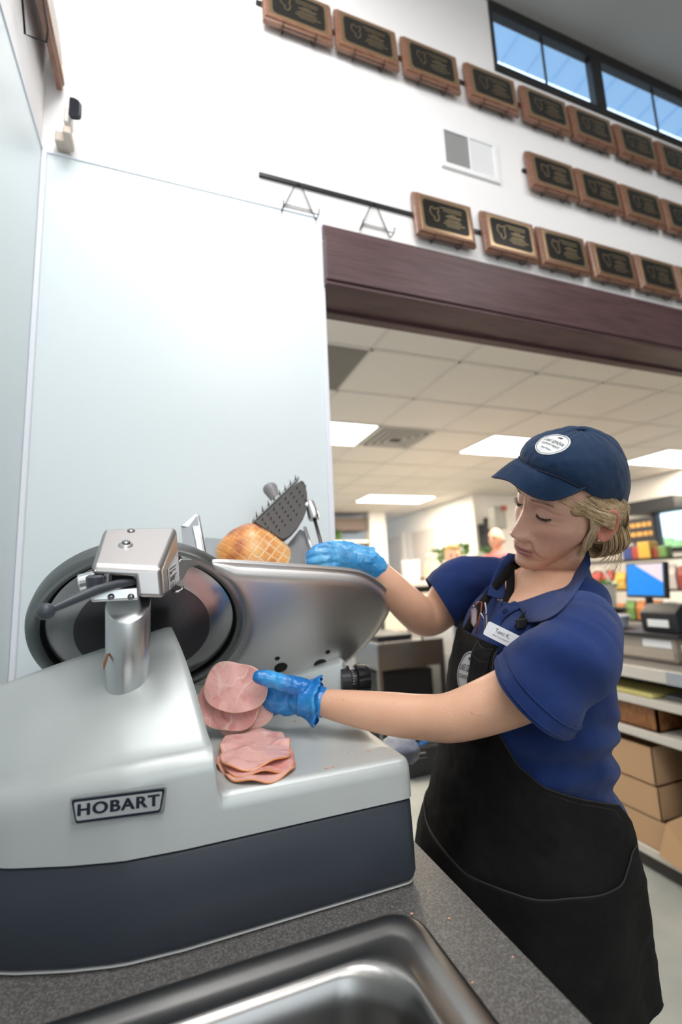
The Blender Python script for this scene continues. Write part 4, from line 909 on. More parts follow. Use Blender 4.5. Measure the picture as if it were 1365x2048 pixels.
m = MB(); c = at(1308, 1010, X=6.3); m.box((6.2, c.y-.35, c.z-.10), (6.62, c.y+.35, c.z+.08)); tag(m.build('wall_speaker_box', M['blackp'], bevel=.01), 'black box mounted above the bright shop window', 'box')
# ---------------------------------------------------------------- people
from mathutils.bvhtree import BVHTree
def D(px, py, t): return (cf+CR*((px-682.5)/FPX)+CU*((1024-py)/FPX))*t
def fuse(mbs, voxel, it=6, fac=.6):
    bm = bmesh.new()
    for q in mbs:
        bmesh.ops.recalc_face_normals(q.bm, faces=q.bm.faces)
        me = bpy.data.meshes.new('t'); q.bm.to_mesh(me); bm.from_mesh(me); bpy.data.meshes.remove(me); q.bm.free()
    me = bpy.data.meshes.new('f'); bm.to_mesh(me); bm.free()
    o = bpy.data.objects.new('f', me); COL.objects.link(o)
    r_ = o.modifiers.new('r', 'REMESH'); r_.mode = 'VOXEL'; r_.voxel_size = voxel
    s_ = o.modifiers.new('s', 'SMOOTH'); s_.iterations = it; s_.factor = fac
    bpy.context.view_layer.update()
    out = bpy.data.meshes.new_from_object(o.evaluated_get(bpy.context.evaluated_depsgraph_get())); bpy.data.objects.remove(o)
    return out
def limb(pts, radii, n=20, sq=None):
    """smooth tapering tube with rounded ends; sq = list of (flatten axis vector, factor)"""
    m = MB(); P_ = spline([tuple(p) for p in pts], 6); Rr = [r[0] for r in spline([(r,) for r in radii], 6)]
    P_ = [Vector(p) for p in P_]
    d0 = (P_[0]-P_[1]).normalized(); d1 = (P_[-1]-P_[-2]).normalized()
    pre = [(P_[0]+d0*Rr[0]*k, Rr[0]*math.sqrt(max(.02, 1-k*k))) for k in (.98, .85, .6, .3)]
    post = [(P_[-1]+d1*Rr[-1]*k, Rr[-1]*math.sqrt(max(.02, 1-k*k))) for k in (.3, .6, .85, .98)]
    PP = [p for p, _ in pre]+P_+[p for p, _ in post]; RR = [r for _, r in pre]+Rr+[r for _, r in post]
    m.tube(PP, RR, n=n)
    if sq:
        ax, f_ = Vector(sq[0]).normalized(), sq[1]
        c = sum(P_, Vector())/len(P_)
        for v in m.bm.verts:
            # flatten about the spine: nearest spine point
            q = min(PP, key=lambda p: (p-v.co).length_squared); dd = v.co-q; v.co = q+dd-ax*dd.dot(ax)*(1-f_)
    return m
HA = Matrix(((-0.016, -0.968, -0.251), (-0.825, 0.154, -0.544), (-0.565, -0.198, 0.801)))
HO = Vector((0.611, 0.661, 0.115))
def H(l, f, u): return HO+HA @ Vector((l, f, u))
# ------------------- torso sections:  z, cx, cy, yaw, half width, front depth, back depth, sideways tilt
TS = [(-.72, .585, .755, 0, .185, .180, .175, 0), (-.60, .585, .755, 0, .183, .178, .172, 0), (-.47, .592, .745, 3, .178, .165, .160, 0), (-.40, .596, .738, 4, .165, .148, .145, 0), (-.36, .597, .735, 5, .155, .138, .132, 0),
      (-.32, .603, .73, 8, .150, .133, .130, 0), (-.27, .610, .722, 10, .152, .131, .122, .02), (-.22, .618, .715, 12, .156, .132, .118, .05), (-.17, .628, .712, 14, .160, .136, .112, .08), (-.12, .640, .71, 15, .163, .128, .108, .12),
      (-.07, .655, .71, 15, .160, .104, .104, .17), (-.035, .672, .711, 15, .142, .080, .090, .22), (-.01, .688, .711, 15, .110, .064, .072, .22), (.008, .700, .711, 15, .075, .055, .058, .2), (.03, .706, .710, 15, .055, .050, .050, .1)]
TSz = [t[0] for t in TS]
def sect(z): return [interp(z, TSz, [t[k] for t in TS]) for k in range(1, 8)]
def tring(z, off=0, t=0.0, p=2.25):      # t: 0 = front, + = her left (near side)
    cx, cy, yw, a, df, db, tl = sect(z); y = R(yw); fr_ = Vector((-math.cos(y), math.sin(y), 0)); lf = Vector((-fr_.y, fr_.x, 0)); lf = Vector((-math.sin(y), -math.cos(y), 0))
    c_, s_ = math.cos(t), math.sin(t)
    fx = math.copysign(abs(c_)**(2/p), c_); fy_ = math.copysign(abs(s_)**(2/p), s_)
    d_ = (df if fx > 0 else db)+off
    return Vector((cx, cy, z))+fr_*fx*d_+lf*(a+off)*fy_+Vector((0, 0, -tl*(a+off)*fy_))
def torso(z0, z1, off, nz=30, n=64):
    m = MB(); m.loft([[tring(lerp(z0, z1, k/nz), off, 2*math.pi*i/n) for i in range(n)] for k in range(nz+1)]); return m
SN, SF = Vector((.612, .578, -.095)), Vector((.695, .852, -.022))
near_arm = [SN, D(1105, 1335, .685), D(1050, 1378, .69), D(985, 1408, .70), D(905, 1434, .715), D(850, 1434, .735), D(780, 1427, .755), D(700, 1415, .775), D(640, 1404, .795), D(610, 1396, .80)]
near_r = [.048, .047, .044, .041, .0365, .0345, .0335, .028, .0225, .022]
FE = D(852, 1235, 1.03)
far_arm = [SF, D(920, 1178, 1.03), D(885, 1215, 1.04), FE, D(815, 1208, 1.00), D(780, 1170, .985), D(752, 1140, .98), D(735, 1125, .98)]
far_r = [.052, .047, .045, .042, .039, .033, .026, .023]
# ------------------- hands (used for the skin and, slightly thicker, for the gloves)
def hand_parts(g):
    out = []
    # her left hand: thumb on top of the slices, fingers under them
    W_ = D(628, 1399, .80)
    out.append(limb([W_, D(600, 1396, .802), D(572, 1394, .806), D(556, 1394, .808)], [.021+g, .026+g, .030+g, .028+g], sq=(cf, .52)))
    for (mx, my, mt), mid, (tx, ty, tt), r_ in (((556, 1372, .808), (515, 1368, .826), (478, 1366, .832), .0088), ((552, 1387, .812), (505, 1385, .832), (464, 1386, .838), .0092), ((554, 1402, .814), (508, 1404, .834), (470, 1407, .838), .0088), ((560, 1417, .815), (520, 1420, .830), (492, 1424, .834), .0078)):
        out.append(limb([D(mx+18, my, mt-.003), D(mx, my, mt), D((mx+mid[0])/2, (my+mid[1])/2, (mt+mid[2])/2+.004), D(*mid), D(tx, ty, tt)], [r_*1.1+g, r_*1.12+g, r_+g, r_*.98+g, r_*.82+g], n=14))
    out.append(limb([D(606, 1380, .797), D(585, 1372, .790), D(562, 1364, .783), D(541, 1358, .779), D(520, 1354, .776)], [.017+g, .0145+g, .0115+g, .0108+g, .0098+g], n=16))
    L = len(out)
    # her right hand: closed on the carriage grip
    out.append(limb([D(745, 1128, .975), D(720, 1122, .972), D(695, 1116, .965), D(672, 1112, .962)], [.024+g, .030+g, .033+g, .031+g], sq=(cf, .60)))
    for a, b, c, d, r_ in ((D(676, 1097, .960), D(650, 1096, .952), D(630, 1104, .952), D(634, 1116, .965), .0100), (D(670, 1107, .955), D(643, 1107, .945), D(622, 1113, .946), D(628, 1126, .96), .0104), (D(668, 1119, .95), D(642, 1120, .94), D(622, 1126, .942), D(630, 1138, .955), .0100), (D(670, 1131, .948), D(648, 1133, .94), D(630, 1138, .942), D(638, 1148, .955), .0092)):
        out.append(limb([a, b, c, d], [r_*1.12+g, r_*1.05+g, r_*.98+g, r_*.8+g], n=14))
    out.append(limb([D(705, 1104, .978), D(680, 1098, .985), D(655, 1100, .985), D(640, 1108, .98)], [.015+g, .0125+g, .011+g, .0095+g], n=14))
    return out, L
# ------------------- head, with neck, as a dense grid
def gs(x, s): return math.exp(-.5*(x/s)**2)
def head_rows():
    rows = []
    ks = [ # u_front, u_back, front f, back f, half width
     (.118, .118, -.060, -.110, .030), (.108, .108, -.035, -.150, .052), (.090, .090, -.014, -.160, .066), (.070, .070, -.001, -.168, .0725), (.050, .050, .0065, -.172, .0745), (.034, .034, .0115, -.174, .075), (.020, .020, .0130, -.174, .0745), (.010, .010, .0085, -.172, .0738),
     (0, -.001, .0045, -.169, .0728), (-.012, -.014, .0045, -.166, .0716), (-.025, -.026, .0060, -.161, .0700), (-.040, -.037, .0085, -.160, .0670), (-.054, -.046, .0110, -.150, .0630), (-.066, -.053, .0150, -.142, .0570), (-.0765, -.059, .0145, -.136, .0520),
     (-.088, -.065, .0115, -.132, .0465), (-.098, -.070, .0085, -.129, .0415), (-.108, -.074, .0105, -.127, .0370), (-.117, -.078, .0090, -.126, .0325), (-.1235, -.080, -.0000, -.125, .0310), (-.1275, -.082, -.0150, -.124, .0330), (-.129, -.084, -.0300, -.123, .0345), (-.130, -.087, -.0430, -.123, .0390), (-.136, -.092, -.0500, -.123, .0430)]
    return ks
NB = Vector((.706, .708, -.055))
def head_grid(nu=230, nt=220):
    ks = head_rows(); K = len(ks); V = []; LOC = []
    tt = np.linspace(-1, 1, nt+1)[:-1]
    th = [math.pi*(0.42*t+.58*t**3) for t in tt]           # denser in front
    for i in range(nu):
        s_ = i/(nu-1)*(K-1)
        cr_ = [interp(s_, range(K), [k[c] for k in ks]) for c in range(5)]
        # smooth the piecewise-linear profile a little
        cr2 = [sum(interp(min(K-1, max(0, s_+d)), range(K), [k[c] for k in ks]) for d in (-.45, -.2, 0, .2, .45))/5 for c in range(5)]
        uf, ub, ff, fb, w_ = cr2
        row = []; rl = []
        for a in th:
            p_ = 2.25 if abs(a) < math.pi/2 else 2.1
            c_, s2 = math.cos(a), math.sin(a); fx = math.copysign(abs(c_)**(2/p_), c_); sx_ = math.copysign(abs(s2)**(2/p_), s2)
            fc = lerp(fb, ff, .52) if uf > -.126 else (ff+fb)/2
            f = fc+fx*((ff-fc) if fx > 0 else (fc-fb)); l = w_*sx_
            k_ = (f-fb)/max(1e-6, ff-fb); u = lerp(ub, uf, smooth(k_)**1.0 if uf < -.02 else k_)
            rl.append((l, f, u)); row.append(None)
        for (l, f, u) in rl:
            front = f > -.07
            df = 0.0; dl = 0.0; du = 0.0; al = abs(l); sg = 1 if l > 0 else -1
            if front:
                # nose
                if -.062 < u < .022:
                    hgt = interp(u, [-.0620, -.0555, -.0525, -.0480, -.0430, -.036, -.020, -.004, .008, .022], [0, .0015, .0120, .0215, .0250, .0235, .0165, .0100, .0060, 0])
                    wd = interp(u, [-.056, -.046, -.036, -.020, -.004, .010, .022], [.0105, .0105, .0092, .0072, .0066, .0085, .012])
                    df += hgt*gs(l, wd)
                df += .0112*gs(al-.0155, .0058)*gs(u+.0470, .0064)                      # wings
                df -= .0044*gs(al-.0080, .0036)*gs(u+.0545, .0030)                      # nostrils
                df -= .0024*gs(al-.0245, .0035)*gs(u+.046, .008)                        # groove beside wings
                # eyes
                u_s = u; u = u-.0075
                df -= .0128*gs(al-.0290, .0135)*gs(u-.0050, .0105)
                df -= .0040*gs(al-.0165, .0060)*gs(u-.004, .010)
                df += .0098*gs(al-.0325, .0120)*gs(u+.0012, .0078)
                df -= .0016*gs(al-.0330, .0150)*gs(u-.0095+.12*(al-.033)**2*60, .0016)      # lid fold
                df -= .0022*gs(al-.0330, .0125)*gs(u+.0096-.10*(al-.033), .0014)             # lower lid line
                df += .0014*gs(al-.0330, .0130)*gs(u+.0135, .0022)
                df += .0042*gs(al-.028, .016)*gs(u-.0225, .0062)                         # brow
                u = u_s
                df -= .0012*gs(al-.004, .0016)*gs(u-.024, .010)                             # frown lines
                # cheeks
                df += .0042*gs(al-.046, .013)*gs(u+.024, .011); dl += sg*.0018*gs(al-.058, .012)*gs(u+.022, .014)
                df -= .0052*gs(al-.042, .011)*gs(u+.062, .014); df -= .0016*gs(al-.024, .006)*gs(u+.016, .006)
                nl = .0185+(-.048-u)*.42
                if -.088 < u < -.044: df -= .0032*gs(al-nl, .0026); df += .0018*gs(al-nl-.006, .004)
                df -= .0014*gs(al-.0285, .003)*gs(u+.088, .008)
                # mouth
                df -= .0014*gs(l, .0024)*gs(u+.063, .005)
                df += .0040*gs(u+.0715, .0030)*gs(l, .0150)
                df -= .0042*gs(u+.0768+.0008*math.cos(al*180), .0012)*max(0, 1-(al/.0262)**4 if al < .0262 else 0)
                df += .0050*gs(u+.0825, .0036)*gs(l, .0125)
                df -= .0024*gs(al-.0265, .0035)*gs(u+.0775, .0042)
                df -= .0030*gs(u+.0935, .0045)*gs(l, .016)
                df += .0040*gs(u+.110, .008)*gs(l, .013)
                dl -= sg*.0020*gs(al-.072, .012)*gs(u-.022, .016)                        # temple
                # fine creases
                df -= .0005*gs(al-.050, .006)*(gs(u+.004, .0010)+gs(u+.010, .0010)+gs(u-.003, .0010))
            q = (l+dl, f+df, u+du)
            V.append(q); LOC.append((l, f, u))
    return V, LOC, nu, nt
V_, LOC_, nu, nt = head_grid()
def skin_col(l, f, u, base=(.72, .42, .30)):
    c = np.array(base); al = abs(l)
    if f > -.09:
        lipm = max(gs(u+.0725, .0028), gs(u+.0825, .0036))*(1 if al < .0245 else gs(al-.0245, .002))
        c = c*(1-.8*lipm*(f > -.02))+np.array((.40, .11, .13))*.8*lipm*(f > -.02)
        c = c*(1-.35*gs(al-.044, .014)*gs(u+.030, .014))+np.array((.72, .34, .26))*.35*gs(al-.044, .014)*gs(u+.030, .014)
        nz = gs(l, .012)*gs(u+.042, .010); c = c*(1-.35*nz)+np.array((.68, .32, .26))*.35*nz
        ey = gs(al-.032, .014)*gs(u-.0115, .007); c = c*(1-.35*ey)+np.array((.52, .28, .23))*.35*ey
        br = gs(u-.0305-.004*gs(al-.040, .012), .0026)*(1 if .014 < al < .050 else 0); c = c*(1-.45*br)+np.array((.28, .17, .10))*.45*br
        ll = gs(u+.0768, .0009)*(1 if al < .026 else 0); c = c*(1-.75*ll)+np.array((.20, .06, .06))*.75*ll
        ns = gs(al-.0068, .0030)*gs(u+.0550, .0024); c = c*(1-.8*ns)+np.array((.12, .04, .03))*.8*ns
    return c
bmh = bmesh.new(); vs = []
cols_ = []
for i in range(nu):
    r_ = []
    for j in range(nt):
        q = V_[i*nt+j]; lo = LOC_[i*nt+j]
        r_.append(bmh.verts.new(H(*q))); cols_.append(skin_col(*lo))
    vs.append(r_)
# neck rows continue from the last head ring towards the neck base
last = [v.co.copy() for v in vs[-1]]; cl = sum(last, Vector())/nt
nx_, ny_ = (HA @ Vector((1, 0, 0))), (HA @ Vector((0, 1, 0)))
for k in range(1, 26):
    t = k/25; c = cl.lerp(NB, t); r_ = []
    for j in range(nt):
        d_ = last[j]-cl
        th_ = math.atan2(d_.dot(nx_), d_.dot(ny_))
        body = Vector((-math.cos(R(15)), math.sin(R(15)), 0))*math.cos(th_)*.062+Vector((-math.sin(R(15)), -math.cos(R(15)), 0))*math.sin(th_)*.064
        # tendons of the neck
        ten = .004*(gs(th_-.62, .12)+gs(th_+.62, .12))*math.sin(math.pi*t)-.004*gs(th_, .22)*smooth(t*1.4)
        body = body*(1+ten/.06)
        if t > .75: body *= 1+.9*(t-.75)
        r_.append(bmh.verts.new(c+d_.lerp(body, smooth(t*1.15))+(d_.lerp(body, .5)).normalized()*ten)); cols_.append(np.array((.68, .36, .26)))
    vs.append(r_)
for a, b in zip(vs, vs[1:]):
    for j in range(nt): bmh.faces.new((a[j], a[(j+1) % nt], b[(j+1) % nt], b[j]))
bmh.faces.new(vs[0])
# ears
def ear(sg):
    rings = []; c = (sg*.0745, -.094, -.012)
    for i in range(1, 14):
        ph = math.pi*i/14; row = []
        for j in range(28):
            a = 2*math.pi*j/28
            f_, u_ = math.cos(a), math.sin(a)
            rad = 1.0 if u_ > -.2 else 1-.28*(-u_-.2)
            fx = f_*.017*rad; ux_ = u_*.032
            th2 = math.cos(ph); ww = math.sin(ph)
            l_ = .0075*th2
            if th2 > 0: l_ += .0035*gs(ww-.88, .10)-.0055*gs(ww-.40, .22)*(1 if f_ < .75 else .4)
            # flare: rear edge stands off the head
            stand = (.5-f_*.5)*.014*ww
            row.append(bmh.verts.new(H(c[0]+sg*(l_+stand), c[1]+fx*ww+.10*ux_*-1*ww, c[2]+ux_*ww))); cols_.append(np.array((.62, .25, .17)) if ww > .5 else np.array((.52, .19, .13)))
        rings.append(row)
    for a, b in zip(rings, rings[1:]):
        for j in range(28): bmh.faces.new((a[j], a[(j+1) % 28], b[(j+1) % 28], b[j]))
    bmh.faces.new(rings[0]); bmh.faces.new(rings[-1])
ear(1); ear(-1)
# arms, trunk and legs in one fused surface
legs = []
for s_, hx, ax_ in ((1, .60, .60), (-1, .62, .63)):
    y = .735-s_*.085
    legs.append(limb([(hx, y, -.52), (hx, y-.005*s_, -.72), (hx+.0, y, -.90), (hx+.02, y, -1.08), (hx+.03, y, -1.24)], [.062, .058, .050, .045, .034], n=20))
    legs.append(limb([(hx+.04, y, -1.275), (hx-.04, y, -1.285), (hx-.11, y, -1.295)], [.032, .033, .022], n=14))
hp_, Lh = hand_parts(0)
trunk = torso(-.62, .012, -.010, nz=24, n=40)
me_b = fuse([trunk, limb(near_arm, near_r, n=24), limb(far_arm, far_r, n=24)]+legs+hp_, .0042, it=5)
bm2 = bmesh.new(); bm2.from_mesh(me_b); n0 = len(bmh.verts)
tmp = bpy.data.meshes.new('t'); 
bmesh.ops.recalc_face_normals(bmh, faces=bmh.faces)
bmh.to_mesh(tmp); nh = len(tmp.vertices)
bm2.free(); bmj = bmesh.new(); bmj.from_mesh(tmp); bmj.from_mesh(me_b)
me = bpy.data.meshes.new('body'); bmj.to_mesh(me); bmj.free()
ca = me.color_attributes.new('skin', 'FLOAT_COLOR', 'POINT')
arr = np.ones((len(me.vertices), 4), np.float32); arr[:, :3] = (.74, .43, .29); arr[:nh, :3] = np.array(cols_)
ca.data.foreach_set('color', arr.ravel())
def skinmat(name, attr='skin', base=(.6, .34, .23)):
    m_ = mat(name, base, .42, sss=.12, spec=.45, attr=attr, bump=(260, .12)); nt_ = m_.node_tree; b = nt_.nodes['Principled BSDF']
    # mottling and freckles, fixed to the skin
    tc = nt_.nodes.new('ShaderNodeTexCoord'); n = nt_.nodes.new('ShaderNodeTexNoise'); n.inputs['Scale'].default_value = 38; n.inputs['Detail'].default_value = 6
    nt_.links.new(tc.outputs['Object'], n.inputs[0]); r = nt_.nodes.new('ShaderNodeMapRange'); r.inputs[1].default_value = .35; r.inputs[2].default_value = .7; r.inputs[3].default_value = 0; r.inputs[4].default_value = .22
    nt_.links.new(n.outputs[0], r.inputs[0])
    v = nt_.nodes.new('ShaderNodeTexNoise'); v.inputs['Scale'].default_value = 170; v.inputs['Detail'].default_value = 1; nt_.links.new(tc.outputs['Object'], v.inputs[0])
    r2 = nt_.nodes.new('ShaderNodeMapRange'); r2.inputs[1].default_value = .70; r2.inputs[2].default_value = .78; r2.inputs[3].default_value = 0; r2.inputs[4].default_value = .35; nt_.links.new(v.outputs[0], r2.inputs[0])
    mx = nt_.nodes.new('ShaderNodeMix'); mx.data_type = 'RGBA'; mx.blend_type = 'MULTIPLY'; mx.inputs[7].default_value = (.90, .68, .60, 1)
    mx2 = nt_.nodes.new('ShaderNodeMix'); mx2.data_type = 'RGBA'; mx2.blend_type = 'MULTIPLY'; mx2.inputs[7].default_value = (.62, .42, .34, 1)
    nt_.links.new(r.outputs[0], mx.inputs[0]); nt_.links.new(r2.outputs[0], mx2.inputs[0])
    s0_ = b.inputs['Base Color'].links[0].from_socket; nt_.links.new(s0_, mx.inputs[6]); nt_.links.new(mx.outputs[2], mx2.inputs[6]); nt_.links.new(mx2.outputs[2], b.inputs['Base Color'])
    return m_
WO = thing('person', 'woman in navy cap, navy polo shirt and black apron slicing ham, blue gloves', 'person', loc=(.62, .74, Z0)); wl = Vector(WO.location)
def wp(o): o.parent = WO; o.location = -wl; return o
def wb(mb, n, m_, **k): return wp(mb.build(n, m_, None, **k))
body = wp(link('body', me, skinmat('skin'), smooth=True))
# ------------------- lashes, eyes, brows
lash = mat('lash_black', (.012, .010, .010), .6)
hbvh = BVHTree.FromPolygons([v.co for v in tmp.vertices], [tuple(p.vertices) for p in tmp.polygons])
def onface(l, u, off=.0004):
    o_ = H(l, .2, u); d_ = -(HA @ Vector((0, 1, 0))); hit = hbvh.ray_cast(o_, d_)
    return hit[0]-d_*off if hit[0] is not None else H(l, .01, u)
eyew = mat('eye_white', (.48, .44, .42), .25); eyei = mat('eye_iris', (.03, .035, .04), .2)
for sg in (1, -1):
    top = [(l, u+.0075) for l, u in ((.0195, -.0050), (.0235, -.0062), (.028, -.0078), (.033, -.0086), (.038, -.0080), (.0425, -.0062), (.0465, -.0036))]
    m = MB(); pts = [onface(sg*l, u, .0006) for l, u in spline(top, 4)]
    m.tube(pts, [.0004+.0008*math.sin(math.pi*min(1, .15+i/len(pts)*.9)) for i in range(len(pts))], n=6)
    for i, p in enumerate(pts[3:]):
        k = i/len(pts[3:])
        for jj in range(2):
            d_ = (HA @ Vector((sg*(-.12+.9*k), .75, -.55+.25*k))).normalized()*(.0045+.0035*k)*random.uniform(.8, 1.1)
            q = p+(HA @ Vector((sg*.0005*jj, 0, 0))); m.tube([q, q+d_*.55+(HA @ Vector((0, 0, -.0006))), q+d_], [.00028, .0002, .00005], n=4)
    wb(m, 'eyelashes', lash)
    m = MB(); low = [(l, u-.0026*math.sin(math.pi*max(0, min(1, (l-.0195)/.027)))) for l, u in spline(top, 4)]
    up_ = [onface(sg*l, u, .0003) for l, u in spline(top, 4)]; lo_ = [onface(sg*l, u, .0003) for l, u in low]
    m.loft([up_, lo_], closed=False, caps=False); e_ = wb(m, 'eye', eyew, smooth=True)
    m = MB(); cpt = [onface(sg*(.0325+.0040*math.cos(a)), -.0018+.0016*math.sin(a), .0005) for a in np.linspace(0, 2*math.pi, 15)[:-1]]; m.poly(cpt)
    o = m.build('iris', eyei); o.parent = e_
    m = MB()
    for k in range(70):
        t = random.random(); l = .014+t*.036; u = .0275+.0062*math.sin(math.pi*min(1, t*.8+.12))+random.uniform(-.0018, .0018)
        p = onface(sg*l, u, .0002); q = onface(sg*(l+.0045), u+.0012-.0022*t, .0007); m.tube([p, q], [.00022, .00008], n=4)
    wb(m, 'eyebrow', mat('brow_hair', (.26, .16, .09), .6))
m = MB(); m.sphere(H(.081, -.086, -.040), .0022, n=8); wb(m, 'earring', mat('earring_pearl', (.8, .78, .75), .2), smooth=True)
# ------------------- cap
capm = mat('cap_navy_cotton', (.010, .030, .075), .85, spec=.25, sheen=.12, bump=(700, .45), noise_col=((.014, .036, .080), 60, .45, .7))
def capbase(th_):      # th_ 0 front, + her left
    c_, s_ = math.cos(th_), math.sin(th_)
    fr_ = max(0, c_)
    l = .0815*math.copysign(abs(s_)**.92, s_)
    f = -.092+(.101 if c_ > 0 else .085)*math.copysign(abs(c_)**.92, c_)
    u = .042+.046*smooth(c_) if c_ > 0 else .042-.052*smooth(-c_*1.4)+.006*smooth((-c_-.75)*4)
    return l, f, u
def crown_pt(th_, k, off=0):     # k 0 base .. 1 top
    l, f, u = capbase(th_); la, fa, ua = 0, -.086, .136
    a = k*math.pi/2; hz = math.cos(a)**.82; vt = math.sin(a)**.93
    bul = 1+.045*math.sin(math.pi*min(1, k*1.25))
    groove = -.0010*sum(gs(((th_-g+math.pi) % (2*math.pi))-math.pi, .022) for g in (0, math.pi/3, -math.pi/3, 2*math.pi/3, -2*math.pi/3, math.pi))*(1-k*.3)
    wr = .0024*noise.noise(Vector((l*34, f*34, u*34+k*3)))*smooth(k*5)*(.4+.6*smooth(-math.cos(th_)+.7))+.0012*noise.noise(Vector((l*90, f*90, k*7)))
    e = off+groove+wr
    x = la+(l-la)*hz*bul; y_ = fa+(f-fa)*hz*bul; z_ = u+(ua-u)*vt
    r_ = Vector((x, y_-fa, (z_-.06)*.9)); r_.normalize()
    return H(x+r_.x*e, y_+r_.y*e, z_+r_.z*e)
nt2, nk = 180, 46
m = MB(); m.loft([[crown_pt(2*math.pi*j/nt2, k/nk, .002) for j in range(nt2)] for k in range(0, nk)]+[[crown_pt(2*math.pi*j/nt2, .997, .002) for j in range(nt2)]], caps=False)
m.bm.faces.new([v for v in m.bm.verts][-nt2:])
crown = wb(m, 'cap', capm, smooth=True, solid=.0016, soff=-1)
ctmp = crown.data; cbvh = BVHTree.FromPolygons([v.co for v in ctmp.vertices], [tuple(p.vertices) for p in ctmp.polygons])
def cp(mb, n, m_, **k): o = mb.build(n, m_, None, **k); o.parent = crown; return o
m = MB(); m.sphere(H(0, -.086, .1395), .0075, n=10, sc=(1, 1, .5), rot=HA); cp(m, 'cap_button', capm, smooth=True)
# brim
BO = list(zip(*spline([(-1, -.0735, -.040, .060), (-.88, -.066, .030, .050), (-.66, -.045, .050, .059), (-.44, -.025, .048, .064), (-.2, -.002, .045, .067), (.08, .022, .041, .062), (.34, .040, .024, .051), (.60, .056, .004, .048), (.84, .071, -.015, .059), (1, .0765, -.040, .070)], 8)))
def brim_pt(s_, r_, off=0):
    th_ = s_*R(63); l0, f0, u0 = capbase(th_); 
    l1, f1, u1 = [interp(s_, BO[0], BO[q]) for q in (1, 2, 3)]
    k = r_; arch = .005*math.sin(math.pi*k)*(1-s_**4)
    return H(lerp(l0, l1, k), lerp(f0+.002, f1, k), lerp(u0+.001, u1, k)+arch+off)
m = MB(); nS, nR = 70, 26
m.loft([[brim_pt(-1+2*j/nS, i/nR) for j in range(nS+1)] for i in range(nR+1)], closed=False, caps=False)
cp(m, 'brim', capm, smooth=True, solid=.0032, soff=0)
m = MB()
for q in range(6):
    r0 = .42+q*.085; m.tube([brim_pt(-.93+1.86*j/50, r0, .0020) for j in range(51)], .00035, n=4)
cp(m, 'brim_stitching', mat('stitch_navy', (.008, .020, .055), .7))
m = MB(); m.tube([brim_pt(-1+2*j/60, 1.0) for j in range(61)], .0020, n=8); cp(m, 'brim_edge', mat('brim_binding', (.009, .020, .055), .7), smooth=True)
m = MB(); m.tube([crown_pt(R(-64)+R(128)*j/60, .012, .0036) for j in range(61)], .0015, n=6); cp(m, 'brim_seam', mat('seam_dark', (.006, .012, .035), .8))
# round patch on the cap front
bc_ = cbvh.ray_cast(Vector((0, 0, 0)), D(1105, 887, 1).normalized())[0]; ex = (crown_pt(R(20), .42)-crown_pt(R(-14), .42)).normalized(); ey_ = (crown_pt(R(6), .56)-crown_pt(R(6), .26)).normalized(); ez = ex.cross(ey_).normalized(); ez = ez if ez.dot(HA @ Vector((0, 1, .5))) > 0 else -ez
ex = ey_.cross(ez).normalized()
Mp = frame(bc_, ex, ey_)
if (Mp.to_3x3() @ Vector((0, 0, 1))).dot(ez) < 0: ex = -ex; Mp = frame(bc_, ex, ey_)
def conform(me_or_bm, M_, bvh, off):
    n_ = (M_.to_3x3() @ Vector((0, 0, 1)))
    for v in me_or_bm:
        p = M_ @ Vector((v.co.x, v.co.y, 0)); h = bvh.ray_cast(p+n_*.05, -n_)
        b_ = h[0] if h[0] is not None else p
        v.co = b_+n_*(off+v.co.z)
def disc_mb(r0, r1, n=72, k=8):
    m = MB(); m.loft([[Vector((lerp(r0, r1, i/k)*math.cos(a), lerp(r0, r1, i/k)*math.sin(a), 0)) for a in np.linspace(0, 2*math.pi, n+1)[:-1]] for i in range(k+1)], caps=False); return m
def patch(M_, bvh, r_, texts, parent, wh, dk, grey=None, cow=True, off=.0006):
    out = []
    m = disc_mb(.0001, r_, k=12); conform(m.bm.verts, M_, bvh, off); pt = m.build('round_patch', wh, smooth=True, solid=.0006, soff=1); pt.parent = parent
    for a, b, mm, e in ((r_*.955, r_, wh, .0010), (r_*.895, r_*.915, dk, .0009)):
        m = disc_mb(a, b, k=1); conform(m.bm.verts, M_, bvh, off+e); o = m.build('patch_ring', mm, solid=.0002, soff=1); o.parent = pt
    for body_, y, sz, sx_ in texts:
        t_ = text_mesh(body_, sz, ext=.00005, sx=sx_); bmt = bmesh.new(); bmt.from_mesh(t_)
        for v in bmt.verts: v.co.y += y
        conform(bmt.verts, M_, bvh, off+.0009); bmt.to_mesh(t_); bmt.free(); o = link('patch_lettering', t_, dk); o.parent = pt
    if cow:
        ol_ = [(-.32, .02), (-.30, .10), (-.20, .13), (.20, .13), (.26, .18), (.36, .14), (.34, .05), (.24, .05), (.22, -.02), (.22, -.14), (.17, -.14), (.16, -.02), (-.12, -.02), (-.14, -.14), (-.19, -.14), (-.20, -.0), (-.27, .0), (-.29, -.08), (-.31, -.08)]
        m = MB(); m.poly([Vector((x*r_*.5, r_*.62+y*r_*.62, 0)) for x, y in ol_]); bmesh.ops.triangulate(m.bm, faces=m.bm.faces); conform(m.bm.verts, M_, bvh, off+.0011); o = m.build('patch_animal', dk); o.parent = pt
    return pt
patch_w = mat('patch_white', (.74, .75, .76), .6, bump=(900, .3)); patch_d = mat('patch_ink', (.03, .03, .04), .6)
patch(Mp, cbvh, .0265, [('LAKE GENEVA', .0045, .0098, .62), ('COUNTRY MEATS', -.0045, .0062, .72), ('Fresh Meats', -.0135, .0048, .9)], crown, patch_w, patch_d)
